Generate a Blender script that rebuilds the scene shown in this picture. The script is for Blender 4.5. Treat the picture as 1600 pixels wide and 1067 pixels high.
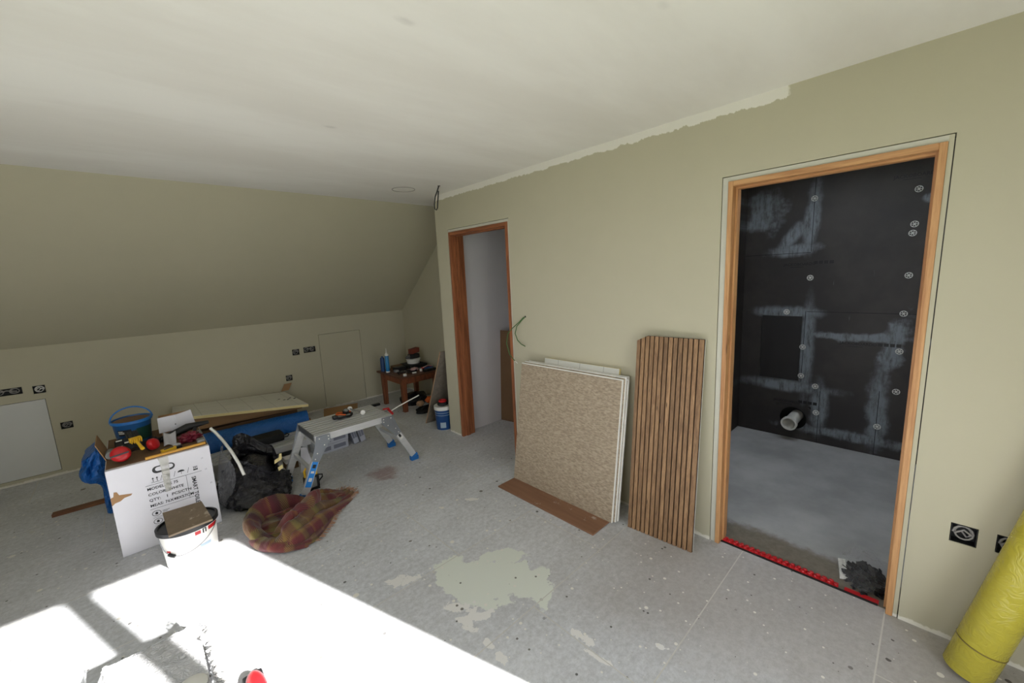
import bpy, bmesh, math, random
from mathutils import Vector, Matrix, noise
random.seed(7)
for _o in list(bpy.data.objects):
    bpy.data.objects.remove(_o)
S = bpy.context.scene
COL = S.collection

# ------------------------------------------------------------------ camera
cam_d = bpy.data.cameras.new('camera')
cam_d.sensor_fit = 'HORIZONTAL'; cam_d.sensor_width = 36.0
cam_d.lens = 36.0 * 630.98 / 1600.0
cam_d.clip_start = 0.02
cam = bpy.data.objects.new('camera', cam_d); COL.objects.link(cam)
cam.matrix_world = (Matrix.Translation((-2.3198, 0.0, 1.608))
                    @ Matrix.Rotation(-0.7567, 4, 'Z')
                    @ Matrix.Rotation(math.pi / 2 - 0.1605, 4, 'X')
                    @ Matrix.Rotation(-0.0459, 4, 'Z'))
S.camera = cam

# ------------------------------------------------------------------ sky, sun, exposure
SKY_STRENGTH, SUN_STRENGTH, EXPOSURE = 2.1, 18.5, 0.9
w = bpy.data.worlds.new('sky'); S.world = w; w.use_nodes = True
bg = w.node_tree.nodes['Background']
bg.inputs[0].default_value = (0.88, 0.93, 1.0, 1)
bg.inputs[1].default_value = SKY_STRENGTH
sun_d = bpy.data.lights.new('sun', 'SUN'); sun_d.energy = SUN_STRENGTH
sun_d.angle = math.radians(0.75); sun_d.color = (1.0, 0.985, 0.955)
sun = bpy.data.objects.new('sun', sun_d); COL.objects.link(sun)
SUN_DIR = Vector((-0.33, 1.0, -0.51 * math.hypot(0.33, 1.0))).normalized()
sun.rotation_euler = SUN_DIR.to_track_quat('-Z', 'Y').to_euler()
sun.location = (0.5, -6, 5)
S.view_settings.view_transform = 'Standard'
try: S.view_settings.look = 'None'
except Exception: pass
S.view_settings.gamma = 1.0
S.view_settings.use_curve_mapping = False
S.view_settings.exposure = EXPOSURE
try:
    S.cycles.max_bounces = 9; S.cycles.diffuse_bounces = 6
except Exception: pass
# portals in the glazed openings only guide the sky's own samples
for pn, loc, d, sz in (('window_portal', (-1.46, -0.86, 1.07), (0, 1, 0), (1.40, 2.05)), ('window_portal', (-4.31, 0.7, 1.42), (1, 0, 0), (2.5, 1.45))):
    pd = bpy.data.lights.new(pn, 'AREA'); pd.shape = 'RECTANGLE'; pd.size, pd.size_y = sz
    pd.cycles.is_portal = True
    po = bpy.data.objects.new(pn, pd); COL.objects.link(po)
    po.location = loc; po.rotation_euler = Vector(d).to_track_quat('-Z', 'Y').to_euler()

# ------------------------------------------------------------------ materials
def lin(c):
    return tuple(((v / 255.0) / 12.92 if v / 255.0 <= 0.04045 else ((v / 255.0 + 0.055) / 1.055) ** 2.4) for v in c)
class NT:
    """tiny wrapper to write node trees as expressions"""
    def __init__(s, m):
        s.t = m.node_tree; s.n = s.t.nodes; s.l = s.t.links
    def new(s, typ, **kw):
        nd = s.n.new(typ)
        for k, v in kw.items(): setattr(nd, k, v)
        return nd
    def put(s, sock, v):
        if hasattr(v, 'is_linked') or isinstance(v, bpy.types.NodeSocket): s.l.new(v, sock)
        elif isinstance(v, (tuple, list)):
            v = tuple(v)
            if sock.type == 'RGBA' and len(v) == 3: v = v + (1,)
            sock.default_value = v
        else: sock.default_value = v
    def math(s, op, a, b=0.0, c=None, clamp=False):
        nd = s.new('ShaderNodeMath', operation=op); nd.use_clamp = clamp
        s.put(nd.inputs[0], a); s.put(nd.inputs[1], b)
        if c is not None: s.put(nd.inputs[2], c)
        return nd.outputs[0]
    def mix(s, f, a, b, mode='MIX'):
        nd = s.new('ShaderNodeMix', data_type='RGBA', blend_type=mode)
        s.put(nd.inputs[0], f); s.put(nd.inputs[6], a); s.put(nd.inputs[7], b)
        return nd.outputs[2]
    def noise(s, vec=None, scale=5.0, detail=3.0, rough=0.55, dist=0.0):
        nd = s.new('ShaderNodeTexNoise')
        if vec is not None: s.l.new(vec, nd.inputs['Vector'])
        nd.inputs['Scale'].default_value = scale; nd.inputs['Detail'].default_value = detail
        nd.inputs['Roughness'].default_value = rough; nd.inputs['Distortion'].default_value = dist
        return nd.outputs[0]
    def voronoi(s, vec=None, scale=5.0, feature='F1', rnd=1.0, out=0):
        nd = s.new('ShaderNodeTexVoronoi', feature=feature)
        if vec is not None: s.l.new(vec, nd.inputs['Vector'])
        nd.inputs['Scale'].default_value = scale; nd.inputs['Randomness'].default_value = rnd
        return nd.outputs[out]
    def ramp(s, v, lo, hi):
        nd = s.new('ShaderNodeMapRange', interpolation_type='SMOOTHSTEP')
        s.put(nd.inputs[0], v); nd.inputs[1].default_value = lo; nd.inputs[2].default_value = hi
        return nd.outputs[0]
    def mapping(s, vec, loc=(0, 0, 0), rot=(0, 0, 0), scale=(1, 1, 1)):
        nd = s.new('ShaderNodeMapping'); s.l.new(vec, nd.inputs[0])
        nd.inputs[1].default_value = loc; nd.inputs[2].default_value = rot; nd.inputs[3].default_value = scale
        return nd.outputs[0]
    def pos(s): return s.new('ShaderNodeNewGeometry').outputs['Position']
    def obj(s): return s.new('ShaderNodeTexCoord').outputs['Object']
    def uv(s): return s.new('ShaderNodeTexCoord').outputs['UV']
    def rnd(s): return s.new('ShaderNodeObjectInfo').outputs['Random']
    def sep(s, vec):
        nd = s.new('ShaderNodeSeparateXYZ'); s.l.new(vec, nd.inputs[0]); return nd.outputs
    def comb(s, x, y, z):
        nd = s.new('ShaderNodeCombineXYZ'); s.put(nd.inputs[0], x); s.put(nd.inputs[1], y); s.put(nd.inputs[2], z); return nd.outputs[0]
    def length(s, vec):
        nd = s.new('ShaderNodeVectorMath', operation='LENGTH'); s.l.new(vec, nd.inputs[0]); return nd.outputs['Value']
    def bump(s, h, strength=0.3, dist=0.01):
        nd = s.new('ShaderNodeBump'); s.put(nd.inputs['Height'], h)
        nd.inputs['Strength'].default_value = strength; nd.inputs['Distance'].default_value = dist
        return nd.outputs[0]
    def ellipse(s, vec, c, r, rot=0.0, ragged=0.35, nscale=6.0, edge=0.06):
        """1 inside a ragged ellipse lying in the xy of vec"""
        q = s.mapping(vec, loc=(-c[0], -c[1], 0))
        q = s.mapping(q, rot=(0, 0, -rot))
        q = s.mapping(q, scale=(1 / r[0], 1 / r[1], 0))
        d = s.length(q)
        n = s.noise(vec, nscale, 4.0, 0.6)
        d = s.math('ADD', d, s.math('MULTIPLY', s.math('SUBTRACT', n, 0.5), ragged * 4))
        return s.ramp(d, 1 + edge, 1 - edge)
def newmat(name):
    m = bpy.data.materials.new(name); m.use_nodes = True
    t = NT(m); b = t.n['Principled BSDF']
    return m, t, b
MATS = {}
def plain(name, rgb, rough=0.6, metal=0.0, vary=0.12, vscale=9.0, bump=0.0, bscale=60.0, spec=0.5, alpha=1.0, coat=0.0, trans=0.0):
    """one-colour procedural material with a little tonal noise and relief"""
    if name in MATS: return MATS[name]
    m, t, b = newmat(name); c = lin(rgb)
    o = t.obj(); n = t.noise(o, vscale, 4.0, 0.6)
    dark = tuple(v * (1 - vary) for v in c); lite = tuple(min(1, v * (1 + vary)) for v in c)
    t.put(b.inputs['Base Color'], t.mix(n, dark, lite))
    b.inputs['Roughness'].default_value = rough; b.inputs['Metallic'].default_value = metal
    b.inputs['Specular IOR Level'].default_value = spec
    b.inputs['Coat Weight'].default_value = coat
    b.inputs['Alpha'].default_value = alpha
    b.inputs['Transmission Weight'].default_value = trans
    if bump: t.put(b.inputs['Normal'], t.bump(t.noise(o, bscale, 3.0), bump, 0.004))
    MATS[name] = m; return m
def wood(name, a, bcol, scale=(1, 1, 1), grain=14.0, rough=0.6, knots=True, rnd=0.0):
    """long grain runs along the local axis whose scale is smallest"""
    if name in MATS: return MATS[name]
    m, t, b = newmat(name); o = t.obj()
    if rnd: o = t.mapping(o); t.put(o.node.inputs[1], t.comb(t.math('MULTIPLY', t.rnd(), 13.0), t.math('MULTIPLY', t.rnd(), 7.0), t.math('MULTIPLY', t.rnd(), 31.0)))
    q = t.mapping(o, scale=scale)
    n1 = t.noise(q, grain, 5.0, 0.65, 0.6); n2 = t.noise(q, grain * 5, 3.0, 0.6)
    f = t.ramp(t.math('ADD', t.math('MULTIPLY', n1, 0.7), t.math('MULTIPLY', n2, 0.3)), 0.32, 0.66)
    c = t.mix(f, lin(a), lin(bcol))
    if rnd: c = t.mix(t.math('MULTIPLY', t.rnd(), rnd), c, tuple(v * 0.55 for v in lin(a)))
    if knots:
        k = t.voronoi(t.mapping(o, scale=tuple(0.35 + 0.9 * v for v in scale)), 2.2)
        c = t.mix(t.ramp(k, 0.085, 0.035), c, tuple(v * 0.22 for v in lin(a)))
    t.put(b.inputs['Base Color'], c); b.inputs['Roughness'].default_value = rough
    t.put(b.inputs['Normal'], t.bump(n2, 0.25, 0.002))
    MATS[name] = m; return m
def wall_paint(name, rgb, white_top=None, ragged_base=True):
    m, t, b = newmat(name); p = t.pos(); c = lin(rgb)
    big = t.noise(p, 1.1, 3.0, 0.5); fine = t.noise(p, 7.0, 4.0, 0.6)
    f = t.math('ADD', t.math('MULTIPLY', big, 0.6), t.math('MULTIPLY', fine, 0.4))
    col = t.mix(f, tuple(v * 0.93 for v in c), tuple(v * 1.05 for v in c))
    x, y, z = t.sep(p)
    pl = lin((222, 218, 208))
    if ragged_base:
        n = t.noise(p, 13.0, 4.0, 0.7)
        e = t.math('SUBTRACT', z, t.math('MULTIPLY', n, 0.05))
        col = t.mix(t.ramp(e, -0.002, -0.012), col, pl)
    if white_top:
        n = t.noise(t.mapping(p, scale=(1, 1, 0.3)), 7.0, 6.0, 0.8)
        e = t.math('ADD', z, t.math('MULTIPLY', n, 0.085))
        msk = t.ramp(e, white_top[0], white_top[0] + 0.004)
        msk = t.math('MULTIPLY', msk, t.ramp(t.math('ADD', y, t.math('MULTIPLY', n, 0.15)), white_top[1], white_top[1] + 0.02))
        col = t.mix(msk, col, lin((226, 222, 214)))
    t.put(b.inputs['Base Color'], col); b.inputs['Roughness'].default_value = 0.75
    b.inputs['Specular IOR Level'].default_value = 0.25
    t.put(b.inputs['Normal'], t.bump(t.noise(p, 90.0, 3.0), 0.08, 0.003))
    MATS[name] = m; return m

SAGE = (185, 179, 157)
wall_paint('sage_paint', SAGE)
wall_paint('sage_paint_door_wall', SAGE, white_top=(2.400, 0.60))
def mk_ceiling():
    m, t, b = newmat('ceiling_white'); p = t.pos()
    n = t.noise(t.mapping(p, rot=(0, 0, 0.5), scale=(0.45, 1.5, 1)), 1.3, 5.0, 0.6)
    col = t.mix(t.ramp(n, 0.35, 0.65), lin((219, 215, 207)), lin((228, 225, 218)))
    sm = t.voronoi(t.mapping(p, scale=(1.0, 1.9, 1)), 1.9)
    sm2 = t.noise(p, 4.0, 4.0, 0.6)
    msk = t.math('MULTIPLY', t.ramp(sm, 0.10, 0.02), t.ramp(sm2, 0.45, 0.62))
    col = t.mix(t.math('MULTIPLY', msk, 0.32), col, lin((150, 145, 138)))
    t.put(b.inputs['Base Color'], col); b.inputs['Roughness'].default_value = 0.85
    b.inputs['Specular IOR Level'].default_value = 0.15
    t.put(b.inputs['Normal'], t.bump(t.noise(p, 60.0, 3.0), 0.06, 0.003))
    MATS['ceiling_white'] = m
mk_ceiling()
def mk_floor():
    m, t, b = newmat('dusty_chipboard'); p = t.pos()
    n1 = t.noise(p, 1.6, 6.0, 0.65); n2 = t.noise(p, 38.0, 6.0, 0.75); n3 = t.noise(p, 120.0, 2.0, 0.5)
    st = t.noise(t.mapping(p, rot=(0, 0, 0.9), scale=(1, 7, 1)), 5.0, 4.0, 0.65)
    f = t.math('ADD', t.math('MULTIPLY', n1, 0.35), t.math('ADD', t.math('MULTIPLY', n2, 0.53), t.math('MULTIPLY', st, 0.12)))
    col = t.mix(t.ramp(f, 0.34, 0.68), lin((174, 175, 179)), lin((216, 218, 223)))
    col = t.mix(t.math('MULTIPLY', t.ramp(n3, 0.55, 0.75), 0.25), col, lin((150, 146, 142)))
    col = t.mix(t.math('MULTIPLY', t.rnd(), 0.13), col, lin((178, 172, 166)))
    # dirt scuffs
    sc = t.math('MULTIPLY', t.ramp(t.noise(t.mapping(p, rot=(0, 0, 0.5), scale=(1, 2.4, 1)), 10.0, 5.0, 0.75), 0.66, 0.74), t.ramp(n1, 0.45, 0.6))
    col = t.mix(t.math('MULTIPLY', sc, 0.6), col, lin((92, 88, 82)))
    brown_tint = t.ellipse(t.comb(t.sep(p)[0], t.sep(p)[1], 0.0), (-0.25, 0.25), (0.55, 1.0), 0.3, 0.35, 2.2, 0.6)  # broad ragged brown tint, darker around the wide doorway
    col = t.mix(t.math('MULTIPLY', brown_tint, 0.55), col, lin((150, 140, 130)))
    # spilt green wall paint, with filler splashes round it
    pq = t.comb(t.sep(p)[0], t.sep(p)[1], 0.0)
    g = t.ellipse(pq, (-1.19, 1.60), (0.13, 0.24), 0.15, 0.5, 9.0)
    g = t.math('MAXIMUM', g, t.ellipse(pq, (-1.02, 1.46), (0.12, 0.22), 0.5, 0.6, 11.0))
    g = t.math('MAXIMUM', g, t.ellipse(pq, (-0.93, 1.62), (0.06, 0.13), 0.9, 0.5, 9.0))
    g = t.math('MAXIMUM', g, t.ellipse(pq, (-0.99, 1.30), (0.05, 0.12), -0.5, 0.45, 9.0))
    col = t.mix(t.math('MULTIPLY', g, t.ramp(n2, 0.18, 0.36)), col, lin((214, 218, 210)))
    wht = t.ellipse(pq, (-1.445, 1.885), (0.035, 0.085), 0.9, 0.8, 18.0)
    for c, r, a in (((-1.34, 1.50), (0.035, 0.075), 0.6), ((-1.37, 1.40), (0.03, 0.05), 0.2), ((-1.31, 1.40), (0.03, 0.06), 1.0),
                    ((-1.09, 0.86), (0.014, 0.05), 0.2), ((-1.055, 0.97), (0.02, 0.05), 0.1), ((-1.377, 1.16), (0.018, 0.025), 0.0),
                    ((-0.866, 0.70), (0.014, 0.03), 0.4), ((-0.69, 2.25), (0.02, 0.05), 0.7), ((-1.37, 1.24), (0.015, 0.03), 0.0), ((-2.0, 2.0), (0.05, 0.1), 0.9)):
        wht = t.math('MAXIMUM', wht, t.ellipse(pq, c, r, a, 0.95, 20.0))
    wht = t.math('MULTIPLY', wht, t.ramp(n2, 0.30, 0.42))
    col = t.mix(wht, col, lin((222, 220, 218)))
    # scattered drips: small round paint dots of irregular size
    for sc_, th, amt in ((4.0, 0.040, 0.7), (9.0, 0.05, 0.7), (21.0, 0.07, 0.5), (38.0, 0.08, 0.4)):
        v = t.new('ShaderNodeTexVoronoi'); t.l.new(pq, v.inputs['Vector']); v.inputs['Scale'].default_value = sc_
        cr = t.sep(v.outputs['Color'])
        d = t.math('ADD', v.outputs['Distance'], t.math('MULTIPLY', t.math('SUBTRACT', n2, 0.5), 0.09))
        thr = t.math('MULTIPLY', t.math('POWER', cr[0], 2.0), th * 3.0)
        mk = t.ramp(t.math('SUBTRACT', thr, d), 0.0, 0.012)
        keep = t.ramp(cr[1], 1 - amt, 1 - amt + 0.02)
        col = t.mix(t.math('MULTIPLY', mk, keep), col, lin((222, 219, 212)))
        keep2 = t.ramp(cr[2], 0.965, 0.975)
        col = t.mix(t.math('MULTIPLY', t.math('MULTIPLY', mk, keep2), 0.8), col, lin((62, 56, 50)))
    # reddish rust-coloured stain by the work platform
    rs = t.ellipse(pq, (-0.93, 3.13), (0.10, 0.13), 0.4, 0.5, 9.0, 0.4)
    col = t.mix(t.math('MULTIPLY', rs, 0.5), col, lin((126, 72, 54)))
    t.put(b.inputs['Base Color'], col); b.inputs['Roughness'].default_value = 0.82
    b.inputs['Specular IOR Level'].default_value = 0.25
    h = t.math('ADD', t.math('MULTIPLY', n2, 0.6), t.math('MULTIPLY', n3, 0.4))
    t.put(b.inputs['Normal'], t.bump(h, 0.22, 0.004))
    MATS['dusty_chipboard'] = m
mk_floor()
def mk_screed():
    m, t, b = newmat('grey_screed'); p = t.pos(); x, y, z = t.sep(p)
    n1 = t.noise(p, 1.8, 5.0, 0.6); n2 = t.noise(p, 25.0, 4.0, 0.65)
    col = t.mix(t.ramp(n1, 0.3, 0.7), lin((152, 152, 152)), lin((182, 182, 182)))
    e = t.math('SUBTRACT', x, t.math('ADD', t.math('MULTIPLY', n2, 0.12), t.math('MULTIPLY', n1, 0.25)))
    col = t.mix(t.ramp(e, 0.14, 0.05), col, t.mix(n2, lin((86, 80, 70)), lin((140, 132, 118))))
    t.put(b.inputs['Base Color'], col); b.inputs['Roughness'].default_value = 0.8
    t.put(b.inputs['Normal'], t.bump(n2, 0.2, 0.004)); MATS['grey_screed'] = m
mk_screed()
def mk_backer():
    """black tanking board with brushed grey adhesive smears over its joints; u = 1.3 - y, v = z on the x = 2 wall"""
    m, t, b = newmat('black_backer_board'); p = t.pos(); x, y, z = t.sep(p)
    q = t.comb(y, z, 0.0)
    n1 = t.noise(p, 2.2, 4.0, 0.6); n2 = t.noise(t.mapping(p, scale=(1, 1, 0.25)), 30.0, 4.0, 0.7)
    col = t.mix(t.ramp(n1, 0.35, 0.7), lin((44, 40, 39)), lin((60, 55, 52)))
    gr = None
    for c, r, a, rg in (((0.765, 0.85), (0.050, 0.40), 0, 0.12), ((0.93, 1.17), (0.24, 0.05), 0, 0.2), ((0.88, 0.49), (0.32, 0.05), 0, 0.2),
                        ((0.64, 0.33), (0.06, 0.22), 0, 0.2), ((0.79, 1.97), (0.05, 0.26), 0.06, 0.2), ((0.90, 1.72), (0.17, 0.05), -0.1, 0.3),
                        ((0.93, 1.83), (0.05, 0.14), 0.6, 0.25), ((0.26, 0.40), (0.06, 0.36), 0, 0.35), ((0.20, 0.90), (0.06, 0.22), 0.2, 0.6),
                        ((0.45, 0.12), (0.4, 0.04), 0, 0.5), ((0.40, 0.98), (0.45, 0.03), 0, 0.6), ((1.15, 2.08), (0.14, 0.16), 0.4, 0.5), ((0.08, 2.03), (0.04, 0.03), 0, 0.3)):
        e = t.ellipse(q, c, r, a, rg * 1.5, 6.0, 0.45)
        gr = e if gr is None else t.math('MAXIMUM', gr, e)
    gr = t.math('MULTIPLY', gr, t.ramp(n2, 0.22, 0.6))
    col = t.mix(t.math('MULTIPLY', gr, 0.9), col, lin((128, 135, 142)))
    drip = t.math('MULTIPLY', t.ramp(t.noise(t.mapping(p, scale=(1, 1, 0.12)), 26.0, 3.0, 0.7), 0.70, 0.78), 0.6)
    col = t.mix(drip, col, lin((110, 110, 110)))
    t.put(b.inputs['Base Color'], col); b.inputs['Roughness'].default_value = 0.55
    t.put(b.inputs['Normal'], t.bump(n2, 0.15, 0.003)); MATS['black_backer_board'] = m
mk_backer()
plain('black_hatch', (34, 31, 31), 0.6, vary=0.2, vscale=4)
plain('plaster_grey', (216, 212, 214), 0.85, vary=0.07, vscale=2.0)
plain('filler_white', (194, 191, 178), 0.85, vary=0.06)
plain('primer_white', (205, 205, 202), 0.7, vary=0.06, vscale=3.0)
plain('dust_joint', (196, 193, 187), 0.9, vary=0.15, vscale=20)
plain('dark_gap', (26, 25, 22), 0.9)
wood('pine', (164, 112, 70), (204, 156, 106), (9, 9, 0.55), 3.2, 0.55)
wood('pine_red', (108, 60, 36), (166, 102, 64), (9, 9, 0.55), 3.2, 0.55)
wood('pine_head', (164, 112, 70), (204, 156, 106), (9, 0.55, 9), 3.2, 0.55)
wood('pine_red_head', (108, 60, 36), (166, 102, 64), (9, 0.55, 9), 3.2, 0.55)
plain('window_white', (225, 225, 222), 0.5)

# ------------------------------------------------------------------ mesh helpers
WLOC = {}
class MB:
    """collects shapes given in world coordinates, then builds them as ONE mesh object"""
    def __init__(s): s.v = []; s.f = []; s.uv = None
    def add(s, vs, fs):
        b = len(s.v); s.v += [Vector(q) for q in vs]; s.f += [tuple(b + i for i in f) for f in fs]; return s
    def hexa(s, p):            # p: 4 bottom, 4 top (same order)
        return s.add(p, [(3, 2, 1, 0), (4, 5, 6, 7), (0, 1, 5, 4), (1, 2, 6, 5), (2, 3, 7, 6), (3, 0, 4, 7)])
    def box(s, a, b):
        (x0, y0, z0), (x1, y1, z1) = a, b
        return s.hexa([(x0, y0, z0), (x1, y0, z0), (x1, y1, z0), (x0, y1, z0), (x0, y0, z1), (x1, y0, z1), (x1, y1, z1), (x0, y1, z1)])
    def obox(s, o, u, v, w):   # origin corner and three edge vectors
        o, u, v, w = map(Vector, (o, u, v, w))
        return s.hexa([o, o + u, o + u + v, o + v, o + w, o + u + w, o + u + v + w, o + v + w])
    def rbox(s, a, b, r=0.004):  # box with chamfered edges
        bm = bmesh.new(); bmesh.ops.create_cube(bm, size=1)
        for q in bm.verts: q.co = Vector([(a[i] + b[i]) / 2 + q.co[i] * (b[i] - a[i]) for i in range(3)])
        bmesh.ops.bevel(bm, geom=list(bm.edges), offset=r, segments=2, affect='EDGES', profile=0.6)
        bm.verts.index_update()
        s.add([q.co.copy() for q in bm.verts], [tuple(q.index for q in f.verts) for f in bm.faces]); bm.free(); return s
    def tube(s, pts, r, n=10, caps=True, closed=False):
        pts = [Vector(q) for q in pts]; k = len(pts); rs = r if isinstance(r, (list, tuple)) else [r] * k
        b = len(s.v); up = None
        for i, q in enumerate(pts):
            if closed: d = pts[(i + 1) % k] - pts[i - 1]
            else: d = pts[min(i + 1, k - 1)] - pts[max(i - 1, 0)]
            d.normalize()
            if up is None: up = d.orthogonal().normalized()
            up = (up - d * up.dot(d)); up = up.normalized() if up.length > 1e-6 else d.orthogonal().normalized()
            sd = d.cross(up)
            for j in range(n):
                a = 2 * math.pi * j / n; s.v.append(q + (up * math.cos(a) + sd * math.sin(a)) * rs[i])
        for i in range(k if closed else k - 1):
            i2 = (i + 1) % k
            for j in range(n):
                j2 = (j + 1) % n; s.f.append((b + i * n + j, b + i * n + j2, b + i2 * n + j2, b + i2 * n + j))
        if caps and not closed:
            s.f.append(tuple(b + j for j in reversed(range(n)))); s.f.append(tuple(b + (k - 1) * n + j for j in range(n)))
        return s
    def lathe(s, prof, c, n=28, axis=None, sx=1.0, sy=1.0, cap0=True, cap1=True):
        """prof: (radius, height) pairs; c: base centre; axis: direction of height"""
        c = Vector(c); ax = Vector(axis or (0, 0, 1)).normalized()
        if abs(ax.z) > 0.999: X, Y = Vector((1, 0, 0)), Vector((0, 1, 0))
        else: X = ax.orthogonal().normalized(); Y = ax.cross(X)
        b = len(s.v)
        for r, h in prof:
            for j in range(n):
                a = 2 * math.pi * j / n; s.v.append(c + ax * h + X * (r * sx * math.cos(a)) + Y * (r * sy * math.sin(a)))
        for i in range(len(prof) - 1):
            for j in range(n):
                j2 = (j + 1) % n; s.f.append((b + i * n + j, b + i * n + j2, b + (i + 1) * n + j2, b + (i + 1) * n + j))
        if cap0: s.f.append(tuple(b + j for j in reversed(range(n))))
        if cap1: s.f.append(tuple(b + (len(prof) - 1) * n + j for j in range(n)))
        return s
    def grid(s, fn, nu, nv, thick=0.0, uvs=None, wrap=False):
        """surface fn(u, v) for u, v in 0..1"""
        b = len(s.v); cols = nu if wrap else nu + 1
        for j in range(nv + 1):
            for i in range(cols): s.v.append(Vector(fn(i / nu, j / nv)))
        for j in range(nv):
            for i in range(nu):
                i2 = (i + 1) % cols
                s.f.append((b + j * cols + i, b + j * cols + i2, b + (j + 1) * cols + i2, b + (j + 1) * cols + i))
        return s
    def prism(s, poly, o, u, v, wv):
        """closed outline in (u, v) pushed along wv"""
        o, u, v, wv = map(Vector, (o, u, v, wv)); n = len(poly); b = len(s.v)
        for a, c in poly: s.v.append(o + u * a + v * c)
        for a, c in poly: s.v.append(o + u * a + v * c + wv)
        s.f.append(tuple(b + i for i in reversed(range(n)))); s.f.append(tuple(b + n + i for i in range(n)))
        for i in range(n): j = (i + 1) % n; s.f.append((b + i, b + j, b + n + j, b + n + i))
        return s
    def ico(s, c, r, sub=2, sc=(1, 1, 1), fn=None):
        bm = bmesh.new(); bmesh.ops.create_icosphere(bm, subdivisions=sub, radius=1)
        vs = []
        for q in bm.verts:
            k = fn(q.co) if fn else 1.0
            vs.append(Vector(c) + Vector((q.co.x * sc[0], q.co.y * sc[1], q.co.z * sc[2])) * r * k)
        bm.verts.index_update()
        s.add(vs, [tuple(q.index for q in f.verts) for f in bm.faces]); bm.free(); return s
    def build(s, name, m, parent=None, smooth=False, fix=True, origin=None, solid=0.0, sub=0):
        me = bpy.data.meshes.new(name)
        if parent is not None: off = WLOC[parent]
        elif origin is not None: off = Vector(origin)
        else:
            lo = [min(q[i] for q in s.v) for i in range(3)]; hi = [max(q[i] for q in s.v) for i in range(3)]
            off = Vector(((lo[0] + hi[0]) / 2, (lo[1] + hi[1]) / 2, lo[2]))
        me.from_pydata([tuple(q - off) for q in s.v], [], s.f)
        if fix:
            bm = bmesh.new(); bm.from_mesh(me); bmesh.ops.recalc_face_normals(bm, faces=list(bm.faces)); bm.to_mesh(me); bm.free()
        if smooth:
            me.polygons.foreach_set('use_smooth', [True] * len(me.polygons))
            try: me.set_sharp_from_angle(angle=math.radians(42))
            except Exception: pass
        me.materials.append(MATS[m] if isinstance(m, str) else m)
        me.update()
        o = bpy.data.objects.new(name, me); COL.objects.link(o)
        if parent is not None: o.parent = parent; WLOC[o] = off.copy()
        else: o.location = off; WLOC[o] = off.copy()
        if solid:
            md = o.modifiers.new('thickness', 'SOLIDIFY'); md.thickness = solid; md.offset = 0
        if sub:
            md = o.modifiers.new('smooth', 'SUBSURF'); md.levels = sub; md.render_levels = sub
        return o
def tag(o, label, cat, group=None):
    o['label'] = label; o['category'] = cat
    if group: o['group'] = group
    return o
def struct(o, label=None):
    o['kind'] = 'structure'
    if label: o['label'] = label
    return o
def thing(name, label, cat, loc, group=None):
    o = bpy.data.objects.new(name, None); COL.objects.link(o); o.location = loc
    o.empty_display_size = 0.05
    WLOC[o] = Vector(loc); return tag(o, label, cat, group)
def copy_tree(o, parent=None):
    c = o.copy(); COL.objects.link(c)
    if parent is not None: c.parent = parent
    WLOC[c] = WLOC[o].copy()
    for ch in list(o.children): copy_tree(ch, c)
    return c
def text(body, size, o, u, v, m, parent, name='printed_text', sx=1.0, bold=0.0):
    """flat lettering: o lower left corner, u reading direction, v up; size = letter height"""
    cu = bpy.data.curves.new('t', 'FONT'); cu.body = body; cu.size = 1.0; cu.offset = bold; cu.resolution_u = 2
    to = bpy.data.objects.new('t', cu); COL.objects.link(to)
    bpy.context.view_layer.update()
    me0 = to.evaluated_get(bpy.context.evaluated_depsgraph_get()).to_mesh()
    u, v, o = Vector(u).normalized(), Vector(v).normalized(), Vector(o)
    k = size / 0.70; mb = MB()
    mb.add([o + u * (q.co.x * k * sx) + v * (q.co.y * k) for q in me0.vertices], [tuple(f.vertices) for f in me0.polygons])
    to.to_mesh_clear(); bpy.data.objects.remove(to); bpy.data.curves.remove(cu)
    return mb.build(name, m, parent, fix=False)
def holed(mb, us, vs, holes, P):
    """plane over us x vs (2-tuples) with rectangular holes (u0,u1,v0,v1); P maps (u, v, w) to a point, w 0 front 1 back"""
    U = sorted(set([us[0], us[1]] + [h[i] for h in holes for i in (0, 1)])); V = sorted(set([vs[0], vs[1]] + [h[i] for h in holes for i in (2, 3)]))
    solid = {}
    for i in range(len(U) - 1):
        for j in range(len(V) - 1):
            cu, cv = (U[i] + U[i + 1]) / 2, (V[j] + V[j + 1]) / 2
            solid[i, j] = not any(h[0] < cu < h[1] and h[2] < cv < h[3] for h in holes)
    idx = {}
    def vid(i, j, w):
        k = (i, j, w)
        if k not in idx: idx[k] = len(mb.v); mb.v.append(Vector(P(U[i], V[j], w)))
        return idx[k]
    for (i, j), ok in solid.items():
        if not ok: continue
        mb.f.append((vid(i, j, 0), vid(i + 1, j, 0), vid(i + 1, j + 1, 0), vid(i, j + 1, 0)))
        mb.f.append((vid(i, j + 1, 1), vid(i + 1, j + 1, 1), vid(i + 1, j, 1), vid(i, j, 1)))
        for di, dj, a, b in ((-1, 0, (i, j), (i, j + 1)), (1, 0, (i + 1, j), (i + 1, j + 1)), (0, -1, (i, j), (i + 1, j)), (0, 1, (i, j + 1), (i + 1, j + 1))):
            if not solid.get((i + di, j + dj), False):
                mb.f.append((vid(*a, 0), vid(*b, 0), vid(*b, 1), vid(*a, 1)))
    return mb

# ------------------------------------------------------------------ the room
H, YC, YK, YS, HK, XR = 2.407, 3.476, 5.41, 3.933, 1.19, 0.602
XL, YB = -4.2, -0.75
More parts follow.
